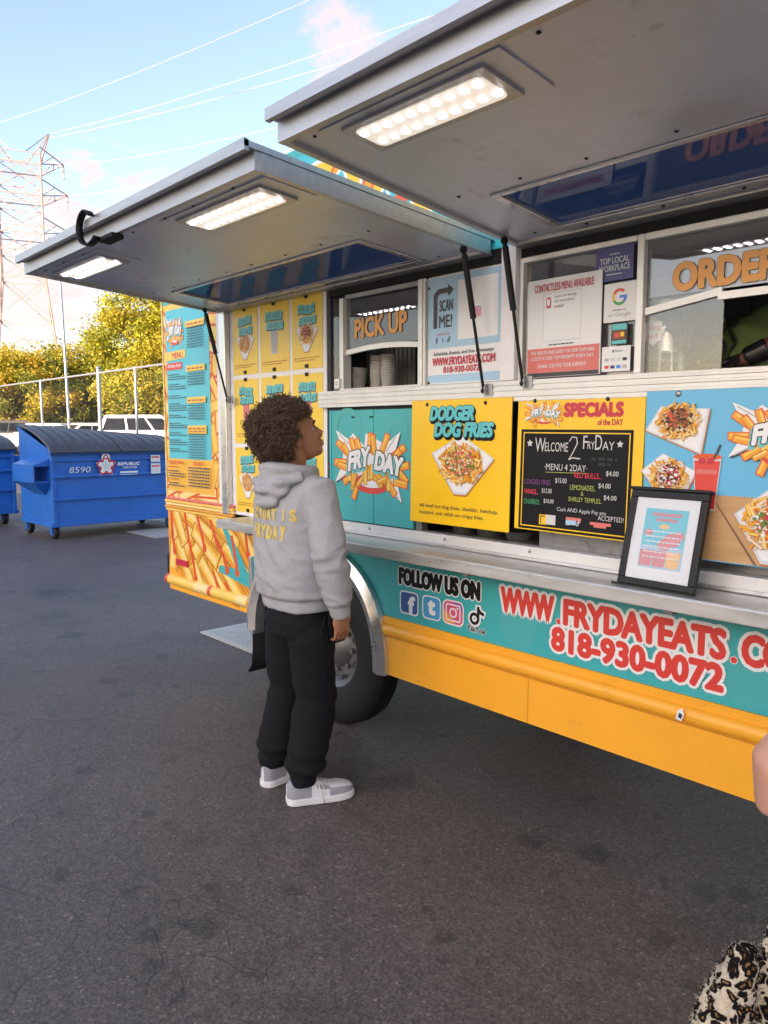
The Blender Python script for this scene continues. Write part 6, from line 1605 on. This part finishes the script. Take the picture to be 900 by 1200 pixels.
for k in range(60):
    u = Vector((rng.gauss(0, 1), rng.gauss(0, 1), rng.gauss(0, 1))).normalized()
    if u.y > .3: u.y = -u.y
    a_ = fsv(u.x * .085, u.y * .10, .03 + u.z * .10); g.tube([a_, a_ + Vector((-.02, -.01, -.06)), a_ + Vector((-.03, -.02, -.15))], .008, 'hair_black', 6)
g.build('hair', sv, local=True, smooth=True)

# woman at the right border: only her elbow and bag reach into the picture
WSC = .965
WL = RT * .540 + FH * 1.0 - Matrix.Rotation(R(8), 3, 'Z') @ Vector((-.355, -.05, 0)) * WSC
wm_ = empty('person', (WL.x, WL.y, 0), (0, 0, R(8)), 'person at the right border of whom only a bare elbow is seen', 'person'); wm_.scale = (WSC,) * 3
g = MB(); fw2 = head(g, (0, .01, 1.56), 'skin_fair', 0, R(5))
g.tube([(0, -.01, 1.36), (0, 0, 1.45), (0, .0, 1.54)], [.055, .05, .052], 'skin_fair', 12)
g.loft([(0, 0, .84, .16, .11, .9), (0, 0, 1.05, .13, .095, .9), (0, 0, 1.25, .15, .10, .9), (0, -.01, 1.37, .13, .07, .9), (0, -.01, 1.41, .05, .05, 1)], 'skin_fair', 24)
SL, EL_, WR_ = Vector((-.175, 0, 1.36)), Vector((-.355, -.05, 1.045)), Vector((-.15, .11, 1.00))
g.tube([SL * .85 + Vector((0, 0, .01)), SL, SL.lerp(EL_, .5), EL_ + Vector((0, 0, .03)), EL_, EL_ + (WR_ - EL_) * .15, EL_.lerp(WR_, .5), WR_], [.05, .056, .052, .046, .043, .043, .037, .026], 'skin_fair', 14)
hand(g, WR_, (WR_ - EL_) + Vector((.05, .05, .05)), (0, .1, 1), (1, 0, 0), 'skin_fair', .165, .9)
S2, E2, W2 = Vector((.175, 0, 1.36)), Vector((.25, -.02, 1.07)), Vector((.16, .16, 1.08))
g.tube([S2 * .85, S2, E2, W2], [.05, .055, .042, .026], 'skin_fair', 14); hand(g, W2, (W2 - E2), (0, .1, 1), (-1, 0, 0), 'skin_fair', .165, .9)
for s_ in (-1, 1): g.tube([(s_ * .085, 0, .86), (s_ * .085, .01, .48), (s_ * .085, -.01, .08)], [.085, .055, .038], 'skin_fair', 14); g.tube([(s_ * .085, -.04, .035), (s_ * .085, .10, .028), (s_ * .09, .17, .02)], [.032, .034, .018], 'skin_fair', 10)
fuse(g, 'body', 'skin_fair', wm_, .0045, 10)
face(wm_, fw2)
g = MB(); g.loft([(0, 0, .80, .19, .14, .9), (0, 0, 1.0, .165, .125, .9), (0, 0, 1.2, .175, .13, .9), (0, -.01, 1.33, .17, .095, .9), (0, -.01, 1.40, .09, .07, 1)], 'tee_plum', 24)
g.tube([SL * .7, SL, SL.lerp(EL_, .38)], [.06, .068, .064], 'tee_plum', 14); g.tube([S2 * .7, S2, S2.lerp(E2, .38)], [.06, .068, .064], 'tee_plum', 14)
fuse(g, 'tee_shirt', 'tee_plum', wm_, .008, 4, lambda c, n_: .004 * noise.noise(c * 12))
g = MB(); g.loft([(0, 0, .70, .19, .13, .9), (0, 0, .86, .17, .12, .9), (0, 0, .92, .15, .11, .9)], 'denim', 24)
for s_ in (-1, 1): g.tube([(s_ * .085, 0, .82), (s_ * .088, .01, .48), (s_ * .088, -.01, .08)], [.10, .075, .06], 'denim', 14)
fuse(g, 'jeans', 'denim', wm_, .008, 4, lambda c, n_: .003 * noise.noise(c * 14))
g = MB(); g.ellipsoid((0, -.03, 1.60), (.092, .105, .11), 'hair_brown', 16, 12); g.tube([(0, -.08, 1.6), (0, -.12, 1.42), (0, -.11, 1.25)], [.08, .07, .03], 'hair_brown', 12); fuse(g, 'hair', 'hair_brown', wm_, .008, 2, lambda c, n_: .006 * noise.noise(Vector((c.x * 40, c.y * 40, c.z * 6))))
for s_ in (-1, 1):
    g = MB(); g.loft([(s_ * .087, .055, .002, .042, .125, .75), (s_ * .087, .055, .03, .042, .125, .75), (s_ * .087, .04, .06, .036, .10, .8), (s_ * .087, -.02, .085, .032, .045, .9)], 'sole_white', 20); g.build('shoe', wm_, local=True, smooth='auto')

# plush leopard bag hanging at her side
BG = RT * .530 + FH * 1.02
bag = empty('handbag', (BG.x, BG.y, .485), (0, 0, YAW * 0 + math.atan2(RT.y, RT.x)), 'fluffy leopard print handbag at the lower right border', 'handbag')
g = MB()
g.loft([(0, 0, .0, .085, .05, .8), (0, 0, .05, .10, .06, .8), (.005, 0, .14, .095, .055, .8), (.01, 0, .18, .07, .045, .9)], 'leopard_plush', 24)
g.tube([(-.055, 0, .10), (-.040, 0, .19), (-.018, .0, .262), (-.010, 0, .285)], [.042, .036, .024, .010], 'leopard_plush', 14); g.tube([(.045, 0, .12), (.042, 0, .24), (.040, .0, .315), (.038, 0, .335)], [.040, .034, .023, .010], 'leopard_plush', 14)
bb_ = fuse(g, 'bag_body', 'leopard_plush', bag, .006, 2, lambda c, n_: .006 * noise.noise(c * 45) + .003 * noise.noise(c * 120))
g = MB(); rng = random.Random(12); me = bb_.data
for p_ in me.polygons:
    for _ in range(2):
        c = p_.center + Vector((rng.gauss(0, .002), rng.gauss(0, .002), rng.gauss(0, .002))); d = (p_.normal + Vector((rng.gauss(0, .45), rng.gauss(0, .45), rng.gauss(0, .45) - .2))).normalized() * rng.uniform(.002, .0055); s_ = d.orthogonal().normalized() * .0005
        g.add([c - s_, c + s_, c + d], [(0, 1, 2)], 'leopard_plush')
g.build('fur', bb_, local=True)
g = MB(); g.tube([(.085, .03, .20), (.11, .05, .45), (.15, .05, .80)], .009, 'black_plastic', 8); g.box(.075, .12, -.055, -.045, .02, .16, 'black_plastic'); g.build('strap', bag, local=True, bevel=.003)
